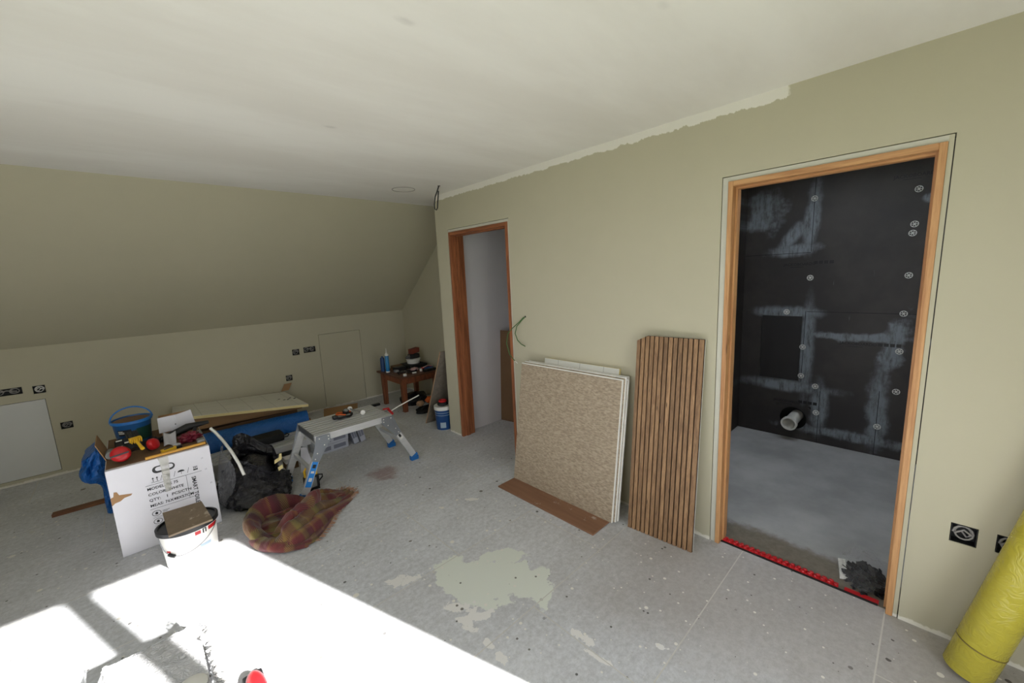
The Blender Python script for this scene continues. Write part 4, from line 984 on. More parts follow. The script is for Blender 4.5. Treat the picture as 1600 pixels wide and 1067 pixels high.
def curve(pts, s_):
    s_ = min(max(s_, 0), 1) * (len(pts) - 1); i = min(int(s_), len(pts) - 2); f = s_ - i
    p0 = V(pts[max(i - 1, 0)]); p1 = V(pts[i]); p2 = V(pts[i + 1]); p3 = V(pts[min(i + 2, len(pts) - 1)])
    return 0.5 * ((2 * p1) + (p2 - p0) * f + (2 * p0 - 5 * p1 + 4 * p2 - p3) * f * f + (3 * p1 - p0 - 3 * p2 + p3) * f ** 3)
LOW = [(-1.955, 2.93, 0), (-1.93, 2.82, 0), (-1.80, 2.65, 0), (-1.68, 2.585, 0), (-1.56, 2.69, 0), (-1.42, 2.84, 0), (-1.245, 2.985, 0)]
UPP = [(-1.945, 3.08, 0), (-1.90, 3.16, 0), (-1.76, 3.20, 0), (-1.63, 3.145, 0), (-1.53, 3.125, 0), (-1.43, 3.11, 0), (-1.29, 3.09, 0)]
def blanket(s_, c):
    a = curve(LOW, s_); b = curve(UPP, s_)
    env = math.sin(math.pi * min(max(c, 0), 1)) ** 0.6
    amp = (0.045 * math.exp(-((s_ - 0.40) / 0.32) ** 2) + 0.020)
    ph = 2 * math.pi * (4.2 * c + 0.75 * (s_ - 0.5) ** 2 * 4 * (0.6 - c) + 0.55 * noise.noise(V((s_ * 3.0, c * 2.6, 3.0))))
    w_ = b - a
    cc = c - 0.062 * math.sin(ph) * env                                  # folds lean over each other
    p_ = a + w_ * cc
    z_ = 0.008 + env * amp * (0.16 + 0.62 * (0.5 + 0.5 * math.cos(ph)) ** 0.8 * (0.75 + 0.5 * noise.noise(V((s_ * 3.5, c * 3, 9)))) + 0.34 * c)
    p_ += V((0.02 * noise.noise(V((s_ * 4, c * 4, 7))), 0.015 * noise.noise(V((s_ * 4, c * 4, 17))), 0))
    z_ += env * 0.022 * noise.noise(V((s_ * 7, c * 6, 1))) + 0.004 * noise.noise(V((s_ * 22, c * 18, 5))) * env
    p_.z = max(0.004, z_); return p_
bl = thing('tartan_blanket', 'crumpled maroon and olive tartan blanket on the floor', 'blanket', (-1.62, 2.95, 0))
NU, NV = 90, 80
mbk = MB(); UVS = []
def cloth_patch(fn, nu, nv, u0, v0, us, vs):
    mbk.grid(fn, nu, nv)
    for j in range(nv + 1):
        for i in range(nu + 1): UVS.append((u0 + us * i / nu, v0 + vs * j / nv))
cloth_patch(blanket, NU, NV, 0.0, 0.0, 0.95, 1.25)
def fold(pts, wd, u0, v0, seed, lean=0.0, end=0.25):
    """one rolled-over fold of cloth sweeping along a line; pts carry the crest height"""
    ln = sum((V(pts[i + 1]) - V(pts[i])).length for i in range(len(pts) - 1))
    def fn(s_, t_):
        p_ = curve(pts, s_); d = curve(pts, min(1, s_ + 0.02)) - curve(pts, max(0, s_ - 0.02)); d.z = 0; d.normalize(); sd = V((-d.y, d.x, 0))
        k = min(1.0, (min(s_, 1 - s_) / end)) ** 0.55 if min(s_, 1 - s_) < end else 1.0
        k = max(k, 0.12)
        th = math.radians(-128 + 256 * t_)
        nz_ = 1 + 0.22 * noise.noise(V((s_ * 5 + seed, t_ * 2.5, seed))) - 0.20 * abs(noise.noise(V((s_ * 9, t_ * 5 + seed, 2.0))))
        lat = wd * math.sin(th) * nz_ * (0.55 + 0.45 * k); hh = p_.z * k
        z_ = hh * (0.42 + 0.58 * math.cos(th)) * nz_
        q = V((p_.x, p_.y, 0)) + sd * (lat + lean * z_)
        q.z = max(0.006, z_); 
        if -1.62 < q.x < -1.48: q.y = min(q.y, 3.145)
        return q
    cloth_patch(fn, 48, 22, u0, v0, ln * 1.1, wd * 3.2)
fold([(-1.545, 3.085, .13), (-1.638, 3.125, .15), (-1.752, 3.105, .15), (-1.841, 3.09, .135), (-1.897, 3.03, .12), (-1.915, 2.94, .10), (-1.885, 2.84, .085), (-1.83, 2.76, .08)], 0.048, 0.1, 0.2, 1.3, -0.25)
fold([(-1.55, 3.075, .15), (-1.588, 2.97, .175), (-1.66, 2.90, .165), (-1.75, 2.86, .14), (-1.83, 2.835, .10)], 0.062, 0.5, 0.05, 4.1, 0.3)
fold([(-1.90, 2.76, .08), (-1.82, 2.69, .105), (-1.719, 2.735, .125), (-1.611, 2.825, .12), (-1.496, 2.92, .09), (-1.30, 3.005, .03)], 0.050, 0.2, 0.7, 7.7, 0.2)
fold([(-1.62, 3.02, .09), (-1.54, 2.98, .11), (-1.45, 2.99, .085), (-1.36, 3.03, .05), (-1.27, 3.02, .025)], 0.048, 0.75, 0.4, 2.9, 0.2)
fold([(-1.865, 2.69, .06), (-1.77, 2.64, .075), (-1.655, 2.70, .075), (-1.523, 2.79, .065), (-1.30, 2.94, .03)], 0.040, 0.0, 0.55, 5.5, 0.3)
fold([(-1.935, 2.93, .05), (-1.905, 2.77, .06), (-1.82, 2.655, .055), (-1.70, 2.60, .03)], 0.045, 0.35, 0.9, 9.1, 0.0)
fold([(-1.56, 3.10, .075), (-1.47, 3.10, .085), (-1.39, 3.085, .065), (-1.30, 3.05, .03)], 0.040, 0.6, 0.3, 3.7, -0.2)
clo = mbk.build('cloth', 'tartan', bl, smooth=True, fix=False, solid=0.004)
uvl = clo.data.uv_layers.new(name='UVMap')
for lp in clo.data.loops: uvl.data[lp.index].uv = UVS[lp.vertex_index]
fr = MB(); rf = random.Random(11)
def strand(p_, d, l_):
    pts = []; q = V(p_)
    for k in range(4):
        pts.append(q.copy()); q = q + (d + V((rf.uniform(-.5, .5), rf.uniform(-.5, .5), rf.uniform(-.3, .2)))).normalized() * l_ / 3; q.z = max(q.z, 0.003)
    fr.tube(pts, [0.0030, 0.0028, 0.0024, 0.0012], 5)
for k in range(42):
    s_ = 0.52 + 0.48 * k / 41; p_ = blanket(s_, 0.0); strand(p_ + V((0, 0, 0.004)), V((0.65, -0.75, 0)), 0.035)
for k in range(16): p_ = blanket(1.0, k / 15); strand(p_ + V((0, 0, 0.004)), V((1, 0.1, 0)), 0.04)
for k in range(24): p_ = blanket(0.70 + 0.3 * k / 23, 0.98); strand(p_ + V((0, 0, 0.006)), V((0.5, 0.85, 0.4)), 0.04)
for k in range(8): p_ = blanket(0.18 + 0.03 * k, 0.0); strand(p_ + V((0, 0, 0.004)), V((-0.5, -0.85, 0)), 0.03)
for k in range(18): p_ = blanket(0.60 + 0.3 * k / 17, 0.42); strand(p_ + V((0, 0, 0.006)), V((0.7, -0.5, 0.5)), 0.035)
o = fr.build('fringe', 'fringe_wool', bl, fix=False); o['kind'] = 'stuff'

# ------------------------------------------------------------------ aluminium work platform
plain('deck_shadow_grey', (92, 92, 94), 0.5, 0.5)  # darker than the treads: shade of the deck grooves put into the colour
def platform_deck(t, x0, x1, y0, y1, z0, z1, n=5):
    MB().rbox((x0, y0, z0), (x1, y0 + 0.022, z1), 0.003).build('side_rail', 'aluminium', t)
    MB().rbox((x0, y1 - 0.022, z0), (x1, y1, z1), 0.003).build('side_rail', 'aluminium', t)
    MB().box((x0 + 0.004, y0 + 0.0225, z1 - 0.034), (x1 - 0.004, y1 - 0.0225, z1 - 0.026)).build('deck_pan', 'deck_shadow_grey', t)
    w_ = (y1 - y0 - 0.048) / n
    for k in range(n):
        a = y0 + 0.024 + k * w_
        MB().rbox((x0 + 0.004, a + 0.007, z1 - 0.026), (x1 - 0.004, a + w_ - 0.007, z1), 0.003).build('tread', 'aluminium', t)
    MB().box((x0 - 0.003, y0 + 0.022, z0 + 0.004), (x0 + 0.004, y1 - 0.022, z1 - 0.004)).build('end_cap', 'steel', t)
    MB().box((x1 - 0.004, y0 + 0.022, z0 + 0.004), (x1 + 0.003, y1 - 0.022, z1 - 0.004)).build('end_cap', 'steel', t)
wpf = thing('work_platform', 'aluminium folding work platform with blue feet standing behind the blanket', 'work platform', (-1.1, 3.39, 0))
X0, X1, Y0, Y1, ZT = -1.425, -0.790, 3.175, 3.600, 0.475
platform_deck(wpf, X0, X1, Y0, Y1, ZT - 0.055, ZT, 7)
plain('hinge_zinc', (140, 144, 150), 0.4, 0.7)
for sx_, xt, xf in ((-1, X0 + 0.045, -1.555), (1, X1 - 0.045, -0.618)):
    for yy in (Y0 - 0.004, Y1 + 0.004):
        yo = -1 if yy < 3.4 else 1
        top = V((xt, yy, ZT - 0.035)); foot = V((xf, yy + 0.004 * yo, 0.035)); d = (foot - top).normalized(); sd = V((d.z, 0, -d.x)).normalized()
        wdt = 0.052; a = top + d * 0.05
        leg = MB().obox(a - sd * wdt / 2 - V((0, 0.013, 0)), sd * wdt, (foot - a), V((0, 0.026, 0))).build('leg', 'aluminium', wpf)
        if sx_ < 0 and yo < 0:
            b = a + (foot - a) * 0.30
            MB().obox(b - sd * 0.021 + V((0, -0.0145, 0)), sd * 0.042, (foot - a) * 0.50, V((0, 0.0012, 0))).build('sticker', 'blue_sticker', leg)
            for k in range(3): MB().obox(b - sd * 0.012 + V((0, -0.0158, 0)) + (foot - a) * (0.06 + 0.13 * k), sd * 0.024, (foot - a) * (0.07 if k != 1 else 0.04), V((0, 0.0010, 0))).build('sticker_print', 'ink' if k == 0 else 'edge_white', leg)
        if sx_ > 0 and yo < 0:
            b = a + (foot - a) * 0.18
            MB().obox(b - sd * 0.016 + V((0, -0.0145, 0)), sd * 0.032, (foot - a) * 0.26, V((0, 0.0012, 0))).build('sticker', 'edge_white', leg)
            MB().obox(b - sd * 0.010 + V((0, -0.0158, 0)) + (foot - a) * 0.12, sd * 0.020, (foot - a) * 0.08, V((0, 0.0010, 0))).build('sticker_print', 'ink', leg)
        MB().obox(foot - sd * 0.033 - d * 0.02 - V((0, 0.018, 0)), sd * 0.066, d * 0.020 + V((0, 0, -0.0)), V((0, 0.036, 0))).box((xf - 0.035, yy - 0.019, 0.001), (xf + 0.035, yy + 0.019, 0.036)).build('foot', 'blue_plastic', wpf)
        # hinge plate riveted to rail and leg
        py = yy + 0.0145 * yo
        e1 = V((xt, py, ZT - 0.003)); hp_ = [e1 + V((-0.045 * sx_ * -1 * -1, 0, 0)) * 0]
        poly = [(-0.055 * sx_, 0.03), (0.042 * sx_, 0.03), (0.046 * sx_, -0.02)]
        c0 = top + d * 0.17; cA = c0 + sd * 0.027; cB = c0 - sd * 0.027
        ca_, cb_ = (cA, cB) if (cA.x - cB.x) * sx_ > 0 else (cB, cA)
        pts = [(xt - 0.06 * sx_, ZT - 0.004), (xt + 0.040 * sx_, ZT - 0.004), (ca_.x, ca_.z), (cb_.x, cb_.z), (xt - 0.02 * sx_, ZT - 0.105), (xt - 0.06 * sx_, ZT - 0.055)]
        hg = MB().prism(pts, (0, py, 0), (1, 0, 0), (0, 0, 1), (0, 0.0025 * yo, 0)).build('hinge_plate', 'hinge_zinc', wpf)
        for rx, rz in ((xt - 0.045 * sx_, ZT - 0.018), (xt - 0.045 * sx_, ZT - 0.042), (xt + 0.022 * sx_, ZT - 0.022), (xt - 0.01 * sx_, ZT - 0.08), ((ca_.x + cb_.x) / 2, (ca_.z + cb_.z) / 2 + 0.02), ((ca_.x + cb_.x) / 2 - d.x * 0.05, (ca_.z + cb_.z) / 2 + 0.06)):
            MB().lathe([(0.005, 0), (0.0045, 0.002), (0.002, 0.003)], (rx, py + 0.0025 * yo, rz), 10, (0, yo, 0)).build('rivet', 'edge_white', hg)
    # cross bars between each pair of legs
    for f_, h_ in ((0.55, 0.030), (0.12, 0.022)):
        p_ = V((xt, 0, ZT - 0.035)).lerp(V((xf, 0, 0.035)), f_)
        MB().rbox((p_.x - 0.011, Y0 + 0.010, p_.z - h_ / 2), (p_.x + 0.011, Y1 - 0.010, p_.z + h_ / 2), 0.002).build('cross_bar', 'aluminium', wpf)
# things lying on the platform
ht = thing('head_torch', 'black and orange head torch with its strap on the work platform', 'head torch', (-1.10, 3.44, ZT))
MB().tube([(-1.10 + 0.072 * math.cos(a * math.pi / 14), 3.455 + 0.058 * math.sin(a * math.pi / 14), ZT + 0.013 + 0.004 * math.sin(a)) for a in range(28)], 0.010, 8, closed=True).build('strap', 'black_rubber', ht, smooth=True)
MB().tube([(-1.09 + 0.060 * math.cos(a * math.pi / 14 + 0.4), 3.452 + 0.046 * math.sin(a * math.pi / 14), ZT + 0.031 + 0.004 * math.sin(a * 0.9)) for a in range(20)], 0.006, 8).build('strap', 'orange_plastic', ht, smooth=True)
lamp = MB().lathe([(0.026, 0), (0.028, 0.012), (0.024, 0.022), (0.010, 0.024)], (-1.075, 3.462, ZT + 0.034), 24, (0.1, -0.5, 0.85)).build('lamp', 'black_plastic', ht, smooth=True)
MB().lathe([(0.017, 0.0245), (0.015, 0.0265), (0.003, 0.027)], (-1.075, 3.462, ZT + 0.034), 20, (0.1, -0.5, 0.85)).build('lens', 'grey_plastic', lamp)
MB().rbox((-1.190, 3.425, ZT + 0.002), (-1.152, 3.470, ZT + 0.030), 0.006).build('battery_case', 'black_plastic', ht, smooth=True)
cn = thing('roller_core', 'two white end discs joined by a thin rod on the work platform', 'roller core', (-0.985, 3.46, ZT))
MB().lathe([(0.021, 0), (0.022, 0.004), (0.020, 0.010), (0.008, 0.012)], (-0.962, 3.372, ZT + 0.0225), 24, (-0.25, -1, 0.1)).build('disc', 'white_plastic', cn, smooth=True)
MB().lathe([(0.021, 0), (0.022, 0.004), (0.020, 0.010), (0.008, 0.012)], (-0.998, 3.560, ZT + 0.0225), 24, (0.25, 1, 0.1)).build('disc', 'white_plastic', cn, smooth=True)
MB().tube([(-0.964, 3.376, ZT + 0.0225), (-0.997, 3.558, ZT + 0.0225)], 0.0055, 10).build('rod', 'grey_plastic', cn, smooth=True)
cl = thing('spring_clamp', 'red clamp holding a thin white rod at the right end of the platform', 'clamp', (-0.735, 3.36, ZT - 0.03))
MB().obox((-0.748, 3.335, ZT - 0.012), (0.040, 0.005, -0.055), (0.004, 0.03, 0.0), (0.016, 0, 0.012)).build('jaw', 'red_plastic', cl)
MB().obox((-0.784, 3.340, ZT + 0.0005), (0.055, 0.0, -0.002), (0, 0.022, 0), (0, 0, 0.010)).build('handle', 'red_plastic', cl)
MB().tube([(-0.735, 3.352, ZT - 0.035), (-0.62, 3.365, ZT - 0.008), (-0.50, 3.385, ZT + 0.012), (-0.385, 3.405, ZT + 0.030)], 0.0055, 10).build('rod', 'white_plastic', cl, smooth=True)

# work light under the near end of the platform
wl = thing('work_light', 'black work light with a yellow tube handle behind the blanket', 'work light', (-1.44, 3.31, 0))
MB().rbox((-1.505, 3.300, 0.012), (-1.395, 3.345, 0.115), 0.006).build('housing', 'black_plastic', wl, smooth=True)
MB().box((-1.478, 3.2975, 0.024), (-1.418, 3.300, 0.100)).build('lens', 'grey_plastic', wl)
MB().tube([(-1.490, 3.322, 0.112), (-1.492, 3.322, 0.165), (-1.480, 3.322, 0.186), (-1.425, 3.322, 0.186), (-1.410, 3.322, 0.165), (-1.408, 3.322, 0.112)], 0.0095, 10).build('handle', 'yellow_plastic', wl, smooth=True)
MB().box((-1.500, 3.290, 0.001), (-1.400, 3.360, 0.012)).build('base', 'black_rubber', wl)
MB().tube([(-1.395, 3.322, 0.105), (-1.365, 3.322, 0.095), (-1.366, 3.322, 0.075), (-1.395, 3.322, 0.05)], 0.006, 8).build('bracket', 'black_plastic', wl, smooth=True)

# ------------------------------------------------------------------ tile cartons under the platform
plain('carton_grey', (176, 178, 188), 0.7, vary=0.05)
plain('carton_print', (120, 122, 134), 0.7)
def tile_box(o, u_, v_, w_, label, rows_=1):
    o, u_, v_, w_ = V(o), V(u_), V(v_), V(w_)
    t = thing('tile_carton', label, 'carton', o + u_ / 2 + v_ / 2, 'grey tile cartons under the platform')
    b = MB().obox(o, u_, v_, w_).build('body', 'carton_grey', t)
    nf = -v_.normalized()
    for k in range(2):
        MB().obox(o + nf * 0.0012 + u_ * (0.07 + 0.47 * k) + w_ * 0.25, u_ * 0.38, nf * -0.001, w_ * 0.5).build('print_panel', 'carton_print', b)
for k, lb in enumerate(('lowest grey tile carton of the flat pile under the platform', 'middle grey tile carton of the flat pile under the platform', 'topmost grey tile carton of the flat pile under the platform')):
    tile_box((-1.215 + 0.006 * k, 3.945 + 0.004 * k, 0.001 + 0.079 * k), (0.31, 0.008, 0), (-0.004, 0.16, 0), (0, 0, 0.078), lb)
tile_box((-0.842, 3.955, 0.0012), (0.048, 0, 0.011), (0, 0.16, 0), (-0.052, 0, 0.228), 'grey tile carton tilted upright, nearer the flat pile')
tile_box((-0.774, 3.955, 0.0012), (0.052, 0, 0.012), (0, 0.16, 0), (-0.052, 0, 0.228), 'grey tile carton tilted upright, at the right end under the platform')
tag(MB().prism([(0, 0), (0.115, 0), (0.075, 0.205), (0.03, 0.215)], (-1.425, 3.70, 0.0012), (1, 0, 0), (0, 0.10, 0.99), (0, 0.006, 0)).build('plaster_offcut', 'carton_white'), 'white plasterboard offcut standing under the left end of the platform', 'offcut')
sb = thing('label_box', 'small white box with a printed label between the bin bag and the platform', 'box', (-1.46, 3.86, 0))
b = MB().rbox((-1.50, 3.84, 0.06), (-1.40, 3.94, 0.10), 0.003).build('body', 'carton_white', sb)
MB().rbox((-1.50, 3.84, 0.001), (-1.40, 3.94, 0.0595), 0.003).build('base_box', 'cardboard_dark', sb)
MB().box((-1.470, 3.838, 0.068), (-1.430, 3.8395, 0.092)).build('label_print', 'ink_soft', b)

# ------------------------------------------------------------------ pile along the low wall
fp = thing('folded_platform', 'folded aluminium platform lying behind the black bin bag', 'work platform', (-1.6, 4.25, 0))
platform_deck(fp, -2.02, -1.20, 4.075, 4.405, 0.090, 0.150, 5)
for a, b in ((-1.98, -1.93), (-1.29, -1.24)):
    MB().rbox((a, 4.09, 0.001), (b, 4.39, 0.088), 0.004).build('folded_leg', 'aluminium', fp)
cs = thing('black_case', 'black zipped tool case lying on the folded platform', 'case', (-1.51, 4.27, 0.151))
MB().rbox((-1.650, 4.20, 0.1515), (-1.395, 4.37, 0.232), 0.028).build('case', 'black_rubber', cs, smooth=True)
MB().tube([(-1.395, 4.25, 0.19), (-1.365, 4.25, 0.20), (-1.350, 4.25, 0.188), (-1.362, 4.25, 0.172), (-1.395, 4.25, 0.172)], 0.006, 8).build('loop', 'black_plastic', cs, smooth=True)
br = thing('blue_roll', 'thick blue film roll lying along the pile by the low wall', 'roll', (-1.7, 4.56, 0.0))
def rollfn(u_, v_):
    a = 2 * math.pi * u_; x_ = -2.33 + 1.25 * v_
    r_ = 0.128 * (1 + 0.05 * noise.noise(V((math.cos(a) * 2, math.sin(a) * 2, v_ * 9))) - 0.06 * abs(noise.noise(V((math.cos(a) * 5, math.sin(a) * 5, v_ * 14)))))
    return (x_ + 0.02 * math.cos(a), 4.56 + r_ * 0.92 * math.cos(a), 0.176 + r_ * math.sin(a) - 0.012 * v_)
mb = MB().grid(rollfn, 40, 60, wrap=True); n_ = 40
mb.f.append(tuple(range(n_))); mb.f.append(tuple(len(mb.v) - n_ + i for i in range(n_)))
mb.build('film', 'blue_bag', br, smooth=True)
MB().lathe([(0.035, 0), (0.035, 0.02), (0.028, 0.021), (0.027, 0.004)], (-1.078, 4.56, 0.165), 24, (1, 0, 0)).build('core', 'cardboard', br)
MB().box((-2.30, 4.47, 0.001), (-1.15, 4.65, 0.045)).build('pallet_board', 'cardboard_dark', br)
tag(MB().rbox((-2.20, 4.72, 0.001), (-1.13, 5.34, 0.282), 0.004).build('flat_box', 'cardboard_dark'), 'long brown cardboard box hidden behind the blue roll', 'box')
tag(MB().hexa([(-2.06, 4.69, 0.318), (-1.09, 4.68, 0.290), (-1.09, 5.33, 0.286), (-2.06, 5.35, 0.290), (-2.06, 4.70, 0.424), (-1.09, 4.66, 0.332), (-1.09, 5.33, 0.322), (-2.06, 5.36, 0.380)]).build('folded_carton', 'cardboard'), 'brown folded carton pressed under the long foil board', 'carton')
lb = thing('foil_board', 'long foil faced foam board with printed grid on top of the pile by the wall', 'board', (-1.55, 5.0, 0.36))
fa, fb_, fc, fd = V((-2.16, 4.685, 0.448)), V((-1.068, 4.520, 0.338)), V((-1.085, 5.345, 0.330)), V((-2.12, 5.385, 0.405))
MB().hexa([fa, fb_, fc, fd] + [q + V((0, 0, 0.026)) for q in (fa, fb_, fc, fd)]).build('foam', 'foam_yellow', lb)
fs_ = MB().hexa([q + V((0, 0, 0.0262)) for q in (fa, fb_, fc, fd)] + [q + V((0, 0, 0.0275)) for q in (fa, fb_, fc, fd)]).build('facing', 'foil_grid', lb)
fu = (fb_ - fa).normalized(); fv = (fd - fa).normalized()
for k, (s_, w_) in enumerate(((0.28, 0.22), (0.55, 0.22), (0.80, 0.20))):
    p_ = None
    for j in range(6):
        def onb(a_, b_): return (fa.lerp(fb_, a_)).lerp(fd.lerp(fc, a_), b_) + V((0, 0, 0.0280))
        a_ = s_ + w_ * j / 6; b_ = 0.42 + 0.05 * math.sin(j * 1.9); e_ = w_ / 8
        qs = [onb(a_, b_), onb(a_ + e_, b_ + 0.03), onb(a_ + e_, b_ + 0.06), onb(a_, b_ + 0.03)]
        MB().hexa(qs + [q + V((0, 0, 0.002)) for q in qs]).build('printed_mark', 'ink', fs_)
tag(MB().obox((-1.115, 5.36, 0.362), (0.085, 0.005, 0.0), (0, 0.003, 0), (0.05, 0.03, 0.075)).build('card_scrap', 'cardboard'), 'curled brown card scrap standing against the wall on the foil board', 'scrap')
tag(MB().hexa([(-0.88, 4.72, 0.001), (-0.52, 4.64, 0.001), (-0.30, 5.15, 0.050), (-0.71, 5.20, 0.065), (-0.88, 4.72, 0.006), (-0.52, 4.64, 0.006), (-0.30, 5.15, 0.055), (-0.71, 5.20, 0.070)]).build('cardboard_sheet', 'cardboard'), 'brown cardboard sheet propped behind the work platform', 'sheet')
tag(MB().rbox((-0.215, 4.965, 0.001), (-0.075, 5.015, 0.030), 0.006).build('black_bar', 'black_plastic'), 'short black bar lying on the floor left of the small table', 'bar')

# ------------------------------------------------------------------ small table in the corner
wood('table_brown', (92, 48, 28), (136, 78, 46), (7, 7, 0.8), 4.0, 0.5)
wood('table_brown_top', (74, 44, 30), (112, 70, 46), (0.8, 7, 7), 4.0, 0.5)
TX0, TX1, TY0, TY1, TT = -0.055, 0.540, 4.385, 5.030, 0.455
tb = thing('small_table', 'low brown wooden table crowded with tools in the far corner', 'table', (0.24, 4.7, 0))
MB().rbox((TX0, TY0, TT - 0.022), (TX1, TY1, TT), 0.004).build('top', 'table_brown_top', tb)
for x_ in (TX0 + 0.035, TX1 - 0.035 - 0.062):
    for y_ in (TY0 + 0.035, TY1 - 0.035 - 0.062):
        MB().hexa([(x_ + .006, y_ + .006, 0.001), (x_ + .054, y_ + .006, 0.001), (x_ + .054, y_ + .054, 0.001), (x_ + .006, y_ + .054, 0.001), (x_, y_, TT - .022), (x_ + .062, y_, TT - .022), (x_ + .062, y_ + .062, TT - .022), (x_, y_ + .062, TT - .022)]).build('leg', 'table_brown', tb)
MB().box((TX0 + 0.097, TY0 + 0.045, TT - 0.105), (TX1 - 0.097, TY0 + 0.065, TT - 0.022)).build('apron', 'table_brown', tb)
MB().box((TX0 + 0.097, TY1 - 0.065, TT - 0.105), (TX1 - 0.097, TY1 - 0.045, TT - 0.022)).build('apron', 'table_brown', tb)
MB().box((TX0 + 0.045, TY0 + 0.097, TT - 0.105), (TX0 + 0.065, TY1 - 0.097, TT - 0.022)).build('apron', 'table_brown', tb)
MB().box((TX1 - 0.065, TY0 + 0.097, TT - 0.105), (TX1 - 0.045, TY1 - 0.097, TT - 0.022)).build('apron', 'table_brown', tb)
Z = TT + 0.001
plain('tube_blue', (36, 122, 178), 0.35)
sc = thing('sealant_cartridge', 'blue sealant cartridge with a white nozzle on the small table', 'cartridge', (0.005, 4.82, Z))
MB().lathe([(0.024, 0), (0.025, 0.003), (0.025, 0.215), (0.024, 0.217)], (0.005, 4.82, Z), 24).build('tube', 'tube_blue', sc, smooth=True)
MB().lathe([(0.026, 0), (0.0265, 0.012), (0.025, 0.014)], (0.005, 4.82, Z), 24, cap0=False, cap1=False).build('base_ring', 'white_plastic', sc, smooth=True)
MB().lathe([(0.025, 0.217), (0.025, 0.236), (0.016, 0.240), (0.012, 0.250), (0.008, 0.26), (0.003, 0.315)], (0.005, 4.82, Z), 20).build('nozzle', 'white_plastic', sc, smooth=True)
tag(MB().lathe([(0.027, 0), (0.028, 0.004), (0.028, 0.165), (0.022, 0.180), (0.012, 0.184), (0.012, 0.198)], (-0.005, 4.93, Z), 24).build('spray_can', 'blue_dark', smooth=True), 'dark blue spray can just behind the sealant cartridge', 'can')
def tbox(name, a, b, m, lab, cat, r_=0.004): tag(MB().rbox(a, b, r_).build(name, m), lab, cat)
tbox('black_tray', (0.27, 4.70, Z), (0.52, 4.99, Z + 0.045), 'black_rubber', 'black tray at the back of the small table under the stacked tubs', 'tray')
tbn = thing('white_tub', 'white round tub stacked on the black tray on the small table', 'tub', (0.40, 4.85, Z + 0.047))
MB().lathe([(0.080, 0), (0.082, 0.004), (0.095, 0.055), (0.098, 0.056), (0.098, 0.064)], (0.40, 4.85, Z + 0.047), 28).build('tub', 'white_plastic', tbn, smooth=True)
dr = thing('angle_grinder', 'black power tool lying on the white tub on the small table', 'tool', (0.40, 4.85, Z + 0.113))
MB().rbox((0.335, 4.79, Z + 0.113), (0.475, 4.90, Z + 0.178), 0.022).build('motor', 'black_plastic', dr, smooth=True)
MB().lathe([(0.022, 0), (0.026, 0.02), (0.020, 0.05), (0.012, 0.07)], (0.340, 4.83, Z + 0.150), 18, (-1, -0.2, -0.15)).build('head', 'steel', dr, smooth=True)
plain('box_red_brown', (118, 52, 34), 0.7)
tag(MB().obox((0.360, 4.80, Z + 0.179), (0.125, 0.02, 0.012), (-0.012, 0.075, 0), (0, 0, 0.062)).build('red_brown_box', 'box_red_brown'), 'red-brown carton on top of the pile on the small table', 'box')
pr = thing('red_pliers', 'red handled pliers at the back right of the small table', 'pliers', (0.46, 4.62, Z))
for s_ in (-1, 1): MB().tube([(0.36, 4.60 + 0.004 * s_, Z + 0.014), (0.42, 4.60 + 0.02 * s_, Z + 0.014), (0.51, 4.61 + 0.022 * s_, Z + 0.014)], 0.0085, 8).build('handle', 'red_plastic', pr, smooth=True)
MB().obox((0.315, 4.59, Z + 0.004), (0.05, 0.002, 0), (0, 0.02, 0), (0, 0, 0.018)).build('jaws', 'steel', pr)
plain('pink_pale', (198, 160, 160), 0.7)
tag(flat_base(MB().ico((0.27, 4.62, Z + 0.016), 1, 3, (0.055, 0.035, 0.026), crump(None, 0, 0, 3.9, 0.4, 2.2)), Z).build('pale_glove', 'pink_pale', smooth=True), 'pale pink work glove crumpled in the middle of the small table', 'glove')
tbox('steel_trowel', (0.10, 4.66, Z), (0.28, 4.72, Z + 0.008), 'steel', 'flat steel blade lying across the small table behind the pale glove', 'trowel', 0.003)
def stick(name, pts, r_, m, lab, cat): tag(MB().tube(pts, r_, 8).build(name, m, smooth=True), lab, cat)
stick('black_screwdriver', [(0.06, 4.60, Z + 0.012), (0.16, 4.57, Z + 0.012)], [0.011, 0.007], 'black_plastic', 'black screwdriver near the front left of the small table', 'screwdriver')
stick('black_wrench', [(0.13, 4.52, Z + 0.011), (0.20, 4.55, Z + 0.011), (0.25, 4.53, Z + 0.011)], [0.009, 0.010, 0.009], 'black_rubber', 'curved black tool at the middle front of the small table', 'tool')
stick('steel_chisel', [(0.08, 4.50, Z + 0.008), (0.13, 4.57, Z + 0.008)], 0.006, 'steel', 'short steel rod at the front of the small table', 'chisel')
tbox('dark_case', (0.09, 4.76, Z), (0.24, 4.86, Z + 0.045), 'black_plastic', 'dark flat case right of the sealant cartridge', 'case', 0.006)
tbox('brown_block', (0.11, 4.89, Z), (0.25, 4.95, Z + 0.05), 'cardboard_dark', 'brown wooden block behind the dark case on the small table', 'block')
tag(MB().lathe([(0.020, 0), (0.022, 0.003), (0.022, 0.025), (0.018, 0.028)], (0.035, 4.435, Z), 18).build('plastic_pot', 'white_plastic', smooth=True), 'small white pot on the near corner of the small table', 'pot')
tag(MB().lathe([(0.016, 0), (0.018, 0.003), (0.018, 0.030), (0.010, 0.034)], (0.30, 4.50, Z), 18).build('plastic_pot', 'white_plastic', smooth=True), 'narrow white pot on the front right of the small table', 'pot')
tag(flat_base(MB().ico((0.42, 4.50, Z + 0.016), 1, 3, (0.075, 0.045, 0.026), crump(None, 0, 0, 6.2, 0.4, 2.2)), Z).build('blue_cloth', 'blue_dark', smooth=True), 'dark blue cloth at the right front of the small table', 'cloth')
